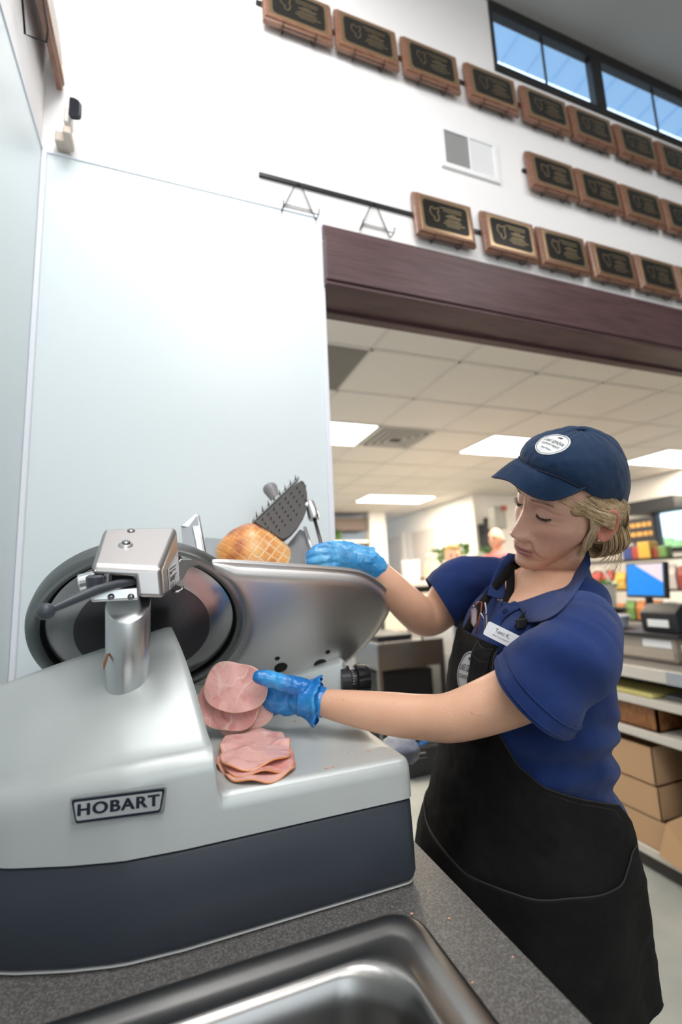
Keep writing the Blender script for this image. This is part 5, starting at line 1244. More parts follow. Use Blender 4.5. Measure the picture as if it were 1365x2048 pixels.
# ------------------- hair: a base mass with many combed locks
hairb = mat('hair_base', (.50, .32, .17), .55, noise_col=((.20, .13, .07), 90, .4, .6, (1, 1, 5)))
hairs = [mat('hair_strand_%d' % i, c, .42, spec=.6) for i, c in enumerate(((.62, .42, .22), (.48, .30, .15), (.76, .58, .36), (.30, .18, .09), (.80, .66, .46)))]
hair = None
def blob(c, r_, rot=None): m = MB(); m.sphere(c, 1, n=14, sc=r_, rot=HA); return m
BUN = H(.036, -.146, -.056)
hb = [blob(H(.0, -.100, .010), (.0755, .074, .056)), blob(H(.018, -.145, -.025), (.054, .032, .048)), blob(BUN, (.044, .034, .044)), blob(H(.055, -.120, -.030), (.022, .040, .040)), blob(H(.056, -.108, .004), (.020, .040, .026)), blob(H(.0635, -.062, .022), (.011, .034, .018))]
hair = wp(link('hair', fuse(hb, .003, it=8), hairb, smooth=True))
def strand_group(n, fn, m_, w=.00048):
    m = MB()
    for k in range(n):
        pts = fn(k)
        if pts is None: continue
        L_ = len(pts); m.tube(pts, [w*(.5+.5*math.sin(math.pi*(.12+.8*i/(L_-1)))) for i in range(L_)], n=4, caps=False)
    o = m.build('locks', m_, smooth=True); o.parent = hair; return o
rnd = random.Random(3)
def side_lock(sg):
    def fn(k):
        a = rnd.random(); b = rnd.random(); lay = rnd.uniform(0, 1)
        s0_ = (sg*(.054+.020*a), -.012-.048*a+.004*rnd.uniform(-1, 1), .058-.010*a-.016*b)
        out = .0035*lay+.001
        e = (sg*(.062-.02*b), -.138+.01*rnd.uniform(-1, 1), -.010-.040*b)
        mid = (sg*(.0785+out*.7), -.066-.02*a, .024-.022*b); mid2 = (sg*(.0845+out), -.105, .006-.026*b)
        pts = spline([s0_, mid, mid2, e], 7)
        return [H(p[0]+.0008*rnd.uniform(-1, 1), p[1], p[2]+.0012*math.sin(i*.8+k)) for i, p in enumerate(pts)]
    return fn
for i in range(5): strand_group(210, side_lock(1), hairs[i]); 
strand_group(60, side_lock(-1), hairs[0])
def bun_lock(k):
    # loops around the bun and down the back of the head
    a = rnd.uniform(-.5, 1.2); ph = rnd.uniform(0, 6.28); r_ = rnd.uniform(.9, 1.12)
    cx_, cy_, cz_ = .036, -.146, -.056
    pts = []
    for t in np.linspace(0, 1, 12):
        an = ph+t*rnd.uniform(1.9, 2.0); e = math.cos(a*1.0)
        pts.append(H(cx_+.046*r_*math.cos(an)*e+.012*a, cy_+.036*r_*math.sin(a)+.006*math.sin(an*2), cz_+.042*r_*math.sin(an)))
    return pts
for i in range(5): strand_group(170, bun_lock, hairs[i], .0006)
def nape_lock(k):
    a = rnd.random(); b = rnd.uniform(-1, 1); x0 = .076-.03*a
    pts = spline([(x0, -.125-.02*a, .030), (x0+.010, -.135-.02*a, -.005), (x0+.004, -.140-.02*a, -.035), (x0-.012+.012*b, -.130-.015*a, -.070+.012*b)], 6)
    return [H(p[0]+.0015*math.sin(i+k), p[1], p[2]) for i, p in enumerate(pts)]
for i in range(5): strand_group(90, nape_lock, hairs[i])
def over_ear(k):
    a = rnd.random(); b = rnd.random()
    pts = spline([(.074, -.055-.055*a, .048), (.0810, -.080-.045*a, .030-.012*b), (.0820, -.118-.022*a, .010-.022*b), (.064, -.146, -.030-.02*b)], 6)
    return [H(p[0]+.0006*rnd.uniform(-1, 1), p[1], p[2]+.001*math.sin(i+k)) for i, p in enumerate(pts)]
for i in range(5): strand_group(130, over_ear, hairs[i])
def front_ear(k):
    a = rnd.random(); b = rnd.uniform(-1, 1)
    pts = spline([(.073+.002*b, -.050-.022*a, .036), (.0785, -.060-.020*a, .010), (.0770+.003*a, -.066-.016*a, -.020), (.0700+.004*b, -.064-.018*a, -.052), (.0640+.006*b, -.066-.012*a, -.082+.02*a)], 5)
    return [H(p[0]+.0012*math.sin(i*.9+k), p[1]+.0015*math.sin(i*.7+k*2), p[2]) for i, p in enumerate(pts)]
for i in (0, 1, 2, 4): strand_group(34, front_ear, hairs[i], .00045)
def wisp(k):
    b = rnd.uniform(-1, 1); c = rnd.random()
    pts = spline([(.060, -.140, -.050+.02*b), (.070+.02*c, -.135, -.075), (.068+.025*c, -.120+.02*b, -.098-.02*c)], 6); return [H(*p) for p in pts]
strand_group(26, wisp, hairs[0], .0004)
# ------------------- polo shirt
navy = mat('polo_navy', (.006, .022, .105), .85, spec=.25, sheen=.12, bump=(1400, .5), noise_col=((.012, .036, .16), 9, .4, .65))
near_sl = [SN+Vector((.02, .03, .015)), SN, D(1150, 1300, .680), D(1085, 1372, .672), D(1048, 1408, .672)]
far_sl = [SF+Vector((0, -.03, .01)), SF, D(940, 1160, 1.02), D(880, 1208, 1.03), D(850, 1235, 1.03)]
sh = fuse([torso(-.50, .026, .0, nz=40), limb(near_sl[:3], [.056, .060, .062], n=28), limb(far_sl[:3], [.052, .053, .052], n=28)], .0040, it=9)
sl1 = fuse([limb(near_sl, [.052, .057, .0615, .0655, .067], n=28)], .0040, it=7); sl2 = fuse([limb(far_sl, [.050, .054, .056, .060, .062], n=28)], .0040, it=7)
def cut_mesh(me_, co, no):
    b_ = bmesh.new(); b_.from_mesh(me_); bmesh.ops.bisect_plane(b_, geom=b_.verts[:]+b_.edges[:]+b_.faces[:], plane_co=co, plane_no=no, clear_outer=True); b_.to_mesh(me_); b_.free()
hc_ = D(1066, 1398, .672); hem_ax = (D(1000, 1445, .70)-D(1100, 1350, .668)).normalized()
cut_mesh(sl1, hc_, hem_ax); cut_mesh(sl2, D(882, 1206, 1.03), (D(850, 1225, 1.03)-D(900, 1195, 1.03)).normalized())
bm = bmesh.new(); bm.from_mesh(sh); bm.from_mesh(sl1); bm.from_mesh(sl2)
def cut(bm, co, no, sel):
    vs_ = [v for v in bm.verts if sel(v.co)]; vset = set(vs_); es = [e for e in bm.edges if all(v in vset for v in e.verts)]; fs = [f for f in bm.faces if all(v in vset for v in f.verts)]
    bmesh.ops.bisect_plane(bm, geom=vs_+es+fs, plane_co=co, plane_no=no, clear_outer=True)
ncen = Vector((.690, .708, .0)); nno = Vector((-.50, .02, .86)).normalized()
cut(bm, Vector((.660, .708, -.022)), nno, lambda p: (p-Vector((.67, .708, 0))).length < .13 and (Vector((p.x, p.y, 0))-Vector((.665, .708, 0))).length < .086)
# folds
bm.normal_update()
for v in bm.verts:
    p = v.co; n_ = v.normal.copy(); d_ = 0
    # bunching at the near waist and back
    wz = smooth((-.20-p.z)/.07)*smooth((p.z+.44)/.05); wy = smooth((.74-p.y)/.10)
    ph = p.z*105+5*noise.noise(p*6)+p.x*16
    d_ += .0085*wz*wy*(math.sin(ph)*.8*(.6+.6*noise.noise(p*5+Vector((3, 1, 2))))+.5*noise.noise(p*24))
    # diagonal drag folds on the chest and sleeves
    q = p-SN; d_ += .0042*math.sin(q.dot(Vector((.5, .5, .9)))*62+4*noise.noise(p*7))*gs(q.length-.12, .07)
    q2 = p-SF; d_ += .0045*math.sin(q2.dot(Vector((.8, -.2, .35)))*60+3*noise.noise(p*8))*gs(q2.length-.10, .07)
    d_ += .0028*noise.noise(p*16)+.0012*noise.noise(p*45)
    v.co = p+n_*d_
bm.to_mesh(sh); bm.free()
sd = link('polo_shirt', sh, navy, smooth=True, solid=.0022, soff=-1); wp(sd)
sbvh_ = BVHTree.FromPolygons([v.co for v in sh.vertices], [tuple(p.vertices) for p in sh.polygons])
def spar(mb, n, m_, parent=sd, **k): o = mb.build(n, m_, None, **k); o.parent = parent; return o
# hem bands and seams
def loop_on(bvh, cen, ax_, rad, n=90, off=.0012, r0=.13):
    ax_ = Vector(ax_).normalized(); a = ax_.orthogonal().normalized(); b = ax_.cross(a); out = []
    for k in range(n):
        d_ = a*math.cos(2*math.pi*k/n)+b*math.sin(2*math.pi*k/n); h = bvh.ray_cast(cen, d_, r0)
        out.append(h[0]+d_*off if h[0] is not None else None)
    return [p for p in out if p is not None]
hem_ax = (D(1000, 1445, .70)-D(1100, 1350, .668)).normalized()
for dd in (-.006, -.024):
    lp = loop_on(sbvh_, hc_+hem_ax*dd, hem_ax, .08)
    if len(lp) > 20: m = MB(); m.tube(lp+[lp[0]], .0009, n=5); spar(m, 'sleeve_seam', navy)
seam = mat('seam_navy', (.004, .012, .06), .8)
# armhole seam (near)
pts = []
for (x, y) in ((1196, 1196), (1215, 1200), (1234, 1215), (1248, 1245), (1255, 1285), (1250, 1330), (1235, 1375), (1212, 1415)):
    d_ = D(x, y, 1).normalized(); h = sbvh_.ray_cast(Vector((0, 0, 0)), d_)
    if h[0] is not None: pts.append(h[0]-d_*.0008)
if len(pts) > 3: m = MB(); m.tube([Vector(p) for p in spline([tuple(p) for p in pts], 5)], .0011, n=5); spar(m, 'armhole_seam', seam)
# collar
def over(px, py, t):
    p = D(px, py, t); d_ = p.normalized(); h = sbvh_.ray_cast(Vector((0, 0, 0)), d_)
    return h[0]-d_*.0055 if h[0] is not None and (h[0].length-.0055) < p.length else p
def strip(rows_, name, m_, th=.002, par=None, n=6, fold=0):
    rr_ = [spline([tuple(over(*q)) for q in r], n) for r in rows_]; L_ = min(len(r) for r in rr_); m = MB(); m.loft([[Vector(p) for p in r[:L_]] for r in rr_], closed=False, caps=False)
    bmesh.ops.subdivide_edges(m.bm, edges=m.bm.edges, cuts=1, use_grid_fill=True)
    return spar(m, name, m_, par or sd, smooth=True, solid=th, soff=0, sub=1)
inner = [(1176, 1098, .865), (1165, 1122, .850), (1138, 1158, .838), (1090, 1179, .838), (1030, 1203, .858)]
mid_ = [(1180, 1108, .845), (1172, 1132, .830), (1142, 1180, .812), (1098, 1208, .806), (1038, 1212, .832)]
outer = [(1182, 1128, .832), (1174, 1152, .815), (1136, 1208, .792), (1096, 1240, .785), (1058, 1247, .795)]
strip([inner, mid_, outer], 'collar', navy, .0030)
strip([[(1040, 1108, .93), (1022, 1130, .915), (1012, 1160, .895), (1014, 1196, .872)], [(1030, 1108, .925), (1008, 1130, .905), (990, 1165, .880), (1000, 1200, .862)], [(1016, 1106, .925), (1000, 1128, .90), (982, 1168, .870), (974, 1190, .855)]], 'collar', navy, .0030)
# placket with buttons
strip([[(1030, 1200, .855), (1006, 1214, .838), (990, 1232, .825), (985, 1258, .812)], [(1046, 1216, .835), (1024, 1226, .820), (1004, 1246, .812), (1002, 1268, .800)]], 'placket', navy, .0030)
m = MB(); m.cyl(D(1012, 1222, .822), D(1012, 1222, .818), .0045); spar(m, 'button', seam)
# ------------------- apron
apm = mat('apron_black', (.007, .0068, .007), .8, spec=.2, bump=(1100, .5), noise_col=((.013, .0125, .0125), 14, .45, .7))
def ang_hi(z): return R(interp(z, [-.70, -.45, -.385, -.355, -.335, -.31, -.28, -.24, -.18, -.11], [128, 126, 124, 116, 92, 66, 50, 38, 31, 29]))
def ang_lo(z): return -R(interp(z, [-.70, -.45, -.385, -.355, -.335, -.31, -.28, -.24, -.18, -.11], [128, 126, 124, 116, 96, 76, 64, 56, 54, 52]))
def ap_pt(z, t, off=0):
    fl = smooth((-.36-z)/.30); flut = .006*fl*math.sin(t*5.2+1.0)+.0035*fl*math.sin(t*11+z*6)
    w_ = .0025*noise.noise(Vector((t*3, z*22, 0)))+.0012*noise.noise(Vector((t*9, z*60, 4)))
    e = .0085+off+flut+w_
    return tring(z, e, t)
def panel(z0, z1, lo, hi, off, name, par, nz=60, nt_=90, th=.0016, ztop=None, m_=None):
    m = MB(); rows_ = []
    for i in range(nz+1):
        k = i/nz; r_ = []
        for j in range(nt_+1):
            s_ = j/nt_
            za = ztop(s_) if ztop else z0
            z = lerp(za, z1, k); a = lerp(lo(z), hi(z), s_); r_.append(ap_pt(z, a, off))
        rows_.append(r_)
    m.loft(rows_, closed=False, caps=False)
    o = m.build(name, m_ or apm, None, smooth=True, solid=th, soff=1); o.parent = par
    return o, rows_
bib_top = lambda s_: -.118+.016*s_*0
m = None
apr, rows_ = panel(-.104, -.648, ang_lo, ang_hi, 0, 'apron', WO, nz=150, nt_=140); apr.location = -wl
def edge_tube(pts, r_, name, par, m_=apm): m = MB(); m.tube(pts, r_, n=6); o = m.build(name, m_, None, smooth=True); o.parent = par; return o
seamk = mat('apron_seam', (.019, .018, .018), .7)
edge_tube(rows_[0], .0014, 'top_hem', apr); edge_tube(rows_[-1], .0016, 'bottom_hem', apr, seamk); edge_tube([r[-1] for r in rows_], .0014, 'side_hem', apr, seamk)
edge_tube([r[-6]+Vector((0, -.001, 0)) for r in rows_[50:75]], .0008, 'side_stitching', apr, seamk)
pk_, pr_ = panel(-.445, -.63, lambda z: R(-80), lambda z: R(118), .0035, 'waist_pocket', apr, nz=50, nt_=110, ztop=lambda s_: lerp(-.400, -.442, smooth(s_*1.6))-.006*math.sin(math.pi*s_)+.0012*math.sin(s_*34)+(.030*smooth((s_-.88)/.12)))
edge_tube(pr_[0], .0016, 'pocket_hem', pk_, seamk)
bp_, br_ = panel(-.108, -.265, lambda z: R(11-(z+.108)*45), lambda z: R(27-(z+.108)*20), .0045, 'bib_pocket', apr, nz=30, nt_=50, ztop=lambda s_: -.106-.006*math.sin(math.pi*s_*.9))
edge_tube(br_[0], .0013, 'bib_pocket_hem', bp_, seamk); edge_tube(br_[4], .0007, 'bib_pocket_stitching', bp_, seamk); edge_tube([r[0] for r in br_], .0010, 'bib_pocket_side', bp_, seamk)
abvh = BVHTree.FromPolygons([v.co for v in apr.data.vertices], [tuple(p.vertices) for p in apr.data.polygons])
# patch on the bib
h = abvh.ray_cast(Vector((0, 0, 0)), D(938, 1345, 1).normalized())
if h[0] is not None:
    n_ = h[1] if h[1].dot(-cf) > 0 else -h[1]
    X_ = Vector((0, 0, 1)).cross(n_).normalized(); Mb_ = frame(h[0], X_, n_.cross(X_))
    patch(Mb_, abvh, .036, [('LAKE GENEVA', .006, .016, .60), ('COUNTRY MEATS', -.009, .010, .72)], apr, mat('patch_grey', (.46, .46, .47), .6, bump=(900, .4)), patch_d, off=.0018)
# straps
def strap(pts, name, w_=.012, par=apr):
    P_ = [D(*p) for p in pts]; P_ = [Vector(p) for p in spline([tuple(p) for p in P_], 6)]; m = MB(); rows2 = []
    for i, p in enumerate(P_):
        t = (P_[min(i+1, len(P_)-1)]-P_[max(i-1, 0)]).normalized(); s_ = t.cross(cf).normalized(); rows2.append([p-s_*w_, p+s_*w_])
    m.loft(rows2, closed=False, caps=False); o = m.build(name, apm, None, smooth=True, solid=.002); o.parent = par; return o
strap([(935, 1262, .835), (955, 1225, .845), (985, 1180, .868), (1005, 1158, .882), (1022, 1135, .90)], 'neck_strap', .008)
strap([(1040, 1262, .765), (1052, 1240, .775), (1075, 1222, .79)], 'neck_strap', .011)
strap([(1020, 1120, .918), (1022, 1150, .895), (1020, 1185, .872), (1010, 1215, .850)], 'inner_placket_band', .008)
m = MB(); c = D(1046, 1247, .762); m.box(c-Vector((.012, .004, .008)), c+Vector((.012, .004, .008))); o = m.build('strap_buckle', M['blackp'], None, bevel=.002); o.parent = apr
# name tag
tc_ = D(1004.5, 1271, .758); tx = (D(1035, 1279, .748)-D(976, 1250, .770)).normalized(); tn = (-D(1004, 1271, 1)).normalized(); ty = tn.cross(tx).normalized(); tx = ty.cross(tn).normalized()
Mt = frame(tc_, tx, ty); tagT = tag(thing('name_tag', 'white rectangular name tag pinned on the navy polo shirt', 'name tag'), None)
def tg(mb, n, m_, **k): o = mb.build(n, m_, None, **k); o.parent = tagT; return o
m = MB(); pl4 = rrect(-.0275, -.0120, .0275, .0120, .003, 0); m.loft([[Mt @ Vector((p.x, p.y, -.001)) for p in pl4], [Mt @ Vector((p.x, p.y, .0010)) for p in pl4]]); tg(m, 'plate', mat('tag_white', (.80, .81, .84), .3))
for b_, y, sz, sx_ in (('Tami K.', .0030, .0098, .80), ('MEAT AUTHORITY', -.0052, .0036, .9)):
    t_ = text_mesh(b_, sz, ext=.00008, sx=sx_); t_.transform(Mt @ Matrix.Translation((0, y, .0012))); o = link('tag_lettering', t_, patch_d if y > 0 else mat('tag_grey_ink', (.2, .2, .21), .5)); o.parent = tagT
m = MB(); m.box((-.004, -.004, -.03), (.004, .004, -.001)); 
for v in m.bm.verts: v.co = Mt @ v.co
tg(m, 'pin', M['steel'])
# glasses tucked in the bib pocket
G_ = thing('eyeglasses', 'reddish brown folded eyeglasses tucked in the apron bib pocket', 'eyeglasses')
gm = mat('glasses_brown', (.22, .07, .04), .25); lens = mat('lens_glass', (.75, .72, .78), .05, alpha=.35)
def gt(pts, r_, n_, m_=gm): m = MB(); m.tube([D(*p) for p in pts], r_, n=8); o = m.build(n_, m_, None, smooth=True); o.parent = G_
gt([(949, 1214, .800), (957, 1204, .800), (964, 1204, .800), (963, 1222, .798), (957, 1245, .798), (951, 1268, .800)], .0016, 'temple_arm'); gt([(971, 1205, .797), (973, 1222, .795), (974, 1245, .794), (974, 1272, .794)], .0014, 'temple_arm', mat('temple_clear', (.42, .36, .36), .2))
gt([(962, 1226, .796), (969, 1238, .795), (970, 1255, .795), (969, 1272, .795)], .0014, 'temple_arm', mat('temple_silver', (.5, .5, .54), .2, 1))
m = MB(); m.poly([D(*p) for p in ((944, 1218, .802), (951, 1212, .802), (955, 1222, .80), (954, 1245, .80), (948, 1254, .802), (943, 1245, .803))]); o = m.build('lens', lens, None, solid=.001); o.parent = G_
gt([(944, 1218, .802), (951, 1212, .802), (955, 1222, .80), (954, 1245, .80), (948, 1254, .802), (943, 1245, .803), (944, 1218, .802)], .0009, 'lens_rim')
for p in ((948, 1213, .799), (973, 1227, .792)):
    m = MB(); m.sphere(D(*p), .0022, n=8); o = m.build('hinge', M['steel'], None, smooth=True); o.parent = G_
# ------------------- jeans and shoes
jm = mat('dark_jeans', (.010, .018, .042), .8, bump=(900, .4))
jl = []
for s_, hx in ((1, .60), (-1, .62)):
    y = .735-s_*.085; jl.append(limb([(hx, y, -.52), (hx, y-.005*s_, -.72), (hx, y, -.90), (hx+.02, y, -1.08), (hx+.03, y, -1.225)], [.076, .074, .068, .064, .060], n=24))
jl.append(torso(-.62, -.42, -.004, nz=10, n=40)); wp(link('jeans', fuse(jl, .006, it=6), jm, smooth=True))
for s_, hx in ((1, .60), (-1, .62)):
    y = .735-s_*.085; m = limb([(hx+.05, y, -1.272), (hx, y, -1.268), (hx-.06, y, -1.278), (hx-.125, y, -1.288)], [.040, .042, .040, .028], n=20)
    for v in m.bm.verts: v.co.z = max(v.co.z, Z0)
    wp(m.build('shoe', M['blackp'], None, smooth=True))
# ------------------- gloves
def glovemat(name, c1, c2, al):
    m_ = mat(name, c1, .26, spec=.6, coat=.25, bump=(70, .9), noise_col=(c2, 26, .40, .66)); return m_
g_near = glovemat('blue_glove_film', (.010, .17, .52), (.045, .36, .78), 1); g_far = glovemat('pale_blue_glove_film', (.03, .27, .62), (.12, .45, .80), 1)
gp_, Lh = hand_parts(.0018)
near_g = fuse(gp_[:Lh]+[limb([D(640, 1403, .795), D(626, 1399, .80), D(605, 1396, .802)], [.0245, .0255, .027], n=24)], .0017, it=4)
far_g = fuse(gp_[Lh:]+[limb([D(752, 1136, .978), D(735, 1126, .975), D(715, 1121, .97)], [.0275, .029, .030], n=24)], .0019, it=4)
def crumple(me, amp, c_cut=None):
    bm = bmesh.new(); bm.from_mesh(me); bm.normal_update()
    for v in bm.verts:
        p = v.co; r1 = 1-abs(noise.noise(p*48))*2; r2 = noise.noise(p*110)
        v.co = p+v.normal*amp*(r1*.9+r2*.45)
    bm.to_mesh(me); bm.free()
crumple(near_g, .0016); crumple(far_g, .0012)
GN = wp(link('glove', near_g, g_near, smooth=True)); tag(GN, 'bright blue crumpled glove on the near hand holding ham'); 
GF = wp(link('glove', far_g, g_far, smooth=True)); tag(GF, 'pale blue glove on the far hand closed on the carriage grip')
def cuff(pts, radii, par, m_, seed, n=60):
    P_ = [D(*p) for p in pts]; m = MB(); rings = []; t0 = (P_[-1]-P_[0]).normalized(); a = t0.orthogonal().normalized(); b = t0.cross(a)
    for i, (c, r_) in enumerate(zip(P_, radii)):
        ring = []; w_ = i/(len(P_)-1)
        for k in range(n):
            th_ = 2*math.pi*k/n; d_ = a*math.cos(th_)+b*math.sin(th_)
            q = noise.noise(Vector((math.cos(th_)*2.6+seed, math.sin(th_)*2.6, i*.5)))*.30*w_+noise.noise(Vector((math.cos(th_)*7, math.sin(th_)*7+seed, i*.8)))*.16*w_
            ring.append(c+d_*r_*(1+q)+t0*.010*w_*noise.noise(Vector((math.cos(th_)*3, seed, math.sin(th_)*3))))
        rings.append(ring)
    m.loft(rings, caps=False); o = m.build('glove_cuff', m_, None, smooth=True, solid=.0005, sub=1); o.parent = par
cuff([(600, 1396, .801), (610, 1397, .801), (620, 1399, .800), (628, 1400, .799), (634, 1401, .798), (638, 1401, .797)], [.029, .0300, .0325, .0385, .0410, .0365], GN, g_near, 2.0)
cuff([(705, 1117, .97), (720, 1120, .972), (732, 1122, .975), (740, 1122, .977), (746, 1122, .978)], [.030, .0310, .0310, .0300, .0290], GF, g_far, 5.0)
# ------------------- background people
def simple_person(name, label, head_c, face_dir, hair_col, shirt_col, bald=False, glasses=False, hs=1.0):
    P_ = thing('person', label, 'person', 'shoppers and staff in the background', loc=(head_c.x, head_c.y, Z0)); o_ = Vector(P_.location)
    fd = Vector((face_dir[0], face_dir[1], 0)).normalized(); lf = Vector((fd.y*-1, fd.x, 0)); up = Vector((0, 0, 1)); c = Vector(head_c)
    rot = Matrix((lf, fd, up)).transposed()
    hd_ = MB(); hd_.sphere(c, 1, n=16, sc=(.075*hs, .095*hs, .115*hs), rot=rot)
    jaw = MB(); jaw.sphere(c+fd*.03*hs-up*.06*hs, 1, n=12, sc=(.052*hs, .055*hs, .055*hs), rot=rot)
    ns = MB(); ns.sphere(c+fd*.098*hs-up*.022*hs, 1, n=8, sc=(.011*hs, .018*hs, .020*hs), rot=rot)
    prt = [hd_, jaw, ns]
    for s_ in (-1, 1): q = MB(); q.sphere(c+lf*s_*.076*hs-up*.01*hs, 1, n=8, sc=(.008, .018*hs, .028*hs), rot=rot); prt.append(q)
    nb = c-up*.20*hs-fd*.02; prt.append(limb([c-up*.08*hs-fd*.01, nb], [.052*hs, .056*hs]))
    H_ = c.z-Z0; zs = c.z-.26*hs; zh = Z0+H_*.52
    prt.append(limb([Vector((c.x, c.y, zs)), Vector((c.x, c.y, (zs+zh)/2)), Vector((c.x, c.y, zh))], [.11*hs, .13*hs, .13*hs]))
    arms = []
    for s_ in (-1, 1):
        sh_ = Vector((c.x, c.y, zs+.02))+lf*s_*.16*hs; el = sh_-up*.28*hs+lf*s_*.04-fd*.02; wr = el+fd*.2*hs-up*.06; prt.append(limb([sh_, el, wr, wr+fd*.07], [.05*hs, .04*hs, .028*hs, .03*hs]))
        prt.append(limb([Vector((c.x, c.y, zh))+lf*s_*.08, Vector((c.x, c.y, (zh+Z0)/2))+lf*s_*.09, Vector((c.x, c.y, Z0+.06))+lf*s_*.09], [.095*hs, .065*hs, .045*hs])); prt.append(limb([Vector((c.x, c.y, Z0+.045))+lf*s_*.09-fd*.03, Vector((c.x, c.y, Z0+.035))+lf*s_*.09+fd*.13], [.04, .03]))
    skm = bpy.data.materials.get('skin_background') or mat('skin_background', (.66, .36, .25), .5)
    b_ = link('body', fuse(prt, .008, it=3), skm, smooth=True); b_.parent = P_; b_.location = -o_
    shm = mat('clothing_'+name, shirt_col, .8)
    s1 = [limb([Vector((c.x, c.y, zs+.01)), Vector((c.x, c.y, (zs+zh)/2)), Vector((c.x, c.y, zh-.02))], [.125*hs, .142*hs, .145*hs])]
    for s_ in (-1, 1): sh_ = Vector((c.x, c.y, zs+.02))+lf*s_*.15*hs; s1.append(limb([sh_-lf*s_*.08*hs, sh_, sh_-up*.15*hs+lf*s_*.02], [.06*hs, .065*hs, .058*hs]))
    s_o = link('shirt', fuse(s1, .009, it=3), shm, smooth=True); s_o.parent = P_; s_o.location = -o_
    tr = [limb([Vector((c.x, c.y, zh))+lf*s_*.08, Vector((c.x, c.y, (zh+Z0)/2))+lf*s_*.09, Vector((c.x, c.y, Z0+.09))+lf*s_*.09], [.108*hs, .08*hs, .065*hs]) for s_ in (-1, 1)]
    t_o = link('trousers', fuse(tr, .010, it=3), mat('trousers_'+name, (.05, .055, .07), .8), smooth=True); t_o.parent = P_; t_o.location = -o_
    hm_ = mat('hair_'+name, hair_col, .6, noise_col=(tuple(x*.6 for x in hair_col), 60, .4, .6))
    if not bald:
        hh = [MB().sphere(c-fd*.022*hs+up*.022*hs, 1, n=16, sc=(.085*hs, .092*hs, .112*hs), rot=rot), MB().sphere(c+fd*.045*hs+up*.085*hs, 1, n=10, sc=(.066*hs, .048*hs, .035*hs), rot=rot)]
    else:
        hh = [MB().sphere(c-fd*.050*hs-up*.022*hs, 1, n=12, sc=(.082*hs, .058*hs, .040*hs), rot=rot)]
    me_ = fuse(hh, .006, it=2); bm = bmesh.new(); bm.from_mesh(me_); bm.normal_update()
    for v in bm.verts: v.co += v.normal*.006*noise.noise(v.co*45)
    bm.to_mesh(me_); bm.free(); h_o = link('hair', me_, hm_, smooth=True); h_o.parent = P_; h_o.location = -o_
    if glasses:
        m = MB()
        for s_ in (-1, 1): m.tube([c+fd*.098*hs+lf*(s_*.032+.022*math.cos(a))+up*.018*math.sin(a) for a in np.linspace(0, 2*math.pi, 13)], .002, n=5); m.tube([c+fd*.096*hs+lf*s_*.054, c+lf*s_*.08-fd*.01], .002, n=5)
        g_o = m.build('glasses', M['black']); g_o.parent = P_; g_o.location = -o_
    for s_ in (-1, 1):
        m = MB(); m.sphere(c+fd*.088*hs+lf*s_*.03*hs+up*.005, .011*hs, n=8); e_o = m.build('eye', M['blackp'], smooth=True); e_o.parent = P_; e_o.location = -o_
    m = MB(); m.box((-.02, .0, -.003), (.02, .006, .003))
    for v in m.bm.verts: v.co = c+fd*.083*hs-up*.062*hs+rot @ v.co
    mo = m.build('mouth', mat('lips_'+name, (.4, .12, .1), .5)); mo.parent = P_; mo.location = -o_
    for s_ in (-1, 1):
        m = limb([Vector((c.x, c.y, Z0+.052))+lf*s_*.09-fd*.04, Vector((c.x, c.y, Z0+.048))+lf*s_*.09+fd*.14], [.048, .038], n=12)
        for v in m.bm.verts: v.co.z = max(v.co.z, Z0)
        f_o = m.build('shoe', M['blackp'], smooth=True); f_o.parent = P_; f_o.location = -o_
    return P_
simple_person('blond', 'short-haired blond person in pale top looking down, beyond the case', at(906, 1112, Y=4.2), (-.45, -1), (.62, .40, .16), (.75, .72, .70))
simple_person('bald', 'bald person with glasses seen beyond her raised shoulder', at(993, 1077, Y=4.25), (-1, -.35), (.35, .32, .30), (.45, .12, .12), bald=True, glasses=True)
simple_person('brown', 'brown-haired person partly hidden behind the far blue glove', at(706, 1112, Y=5.9), (.2, 1), (.16, .07, .03), (.5, .5, .5))
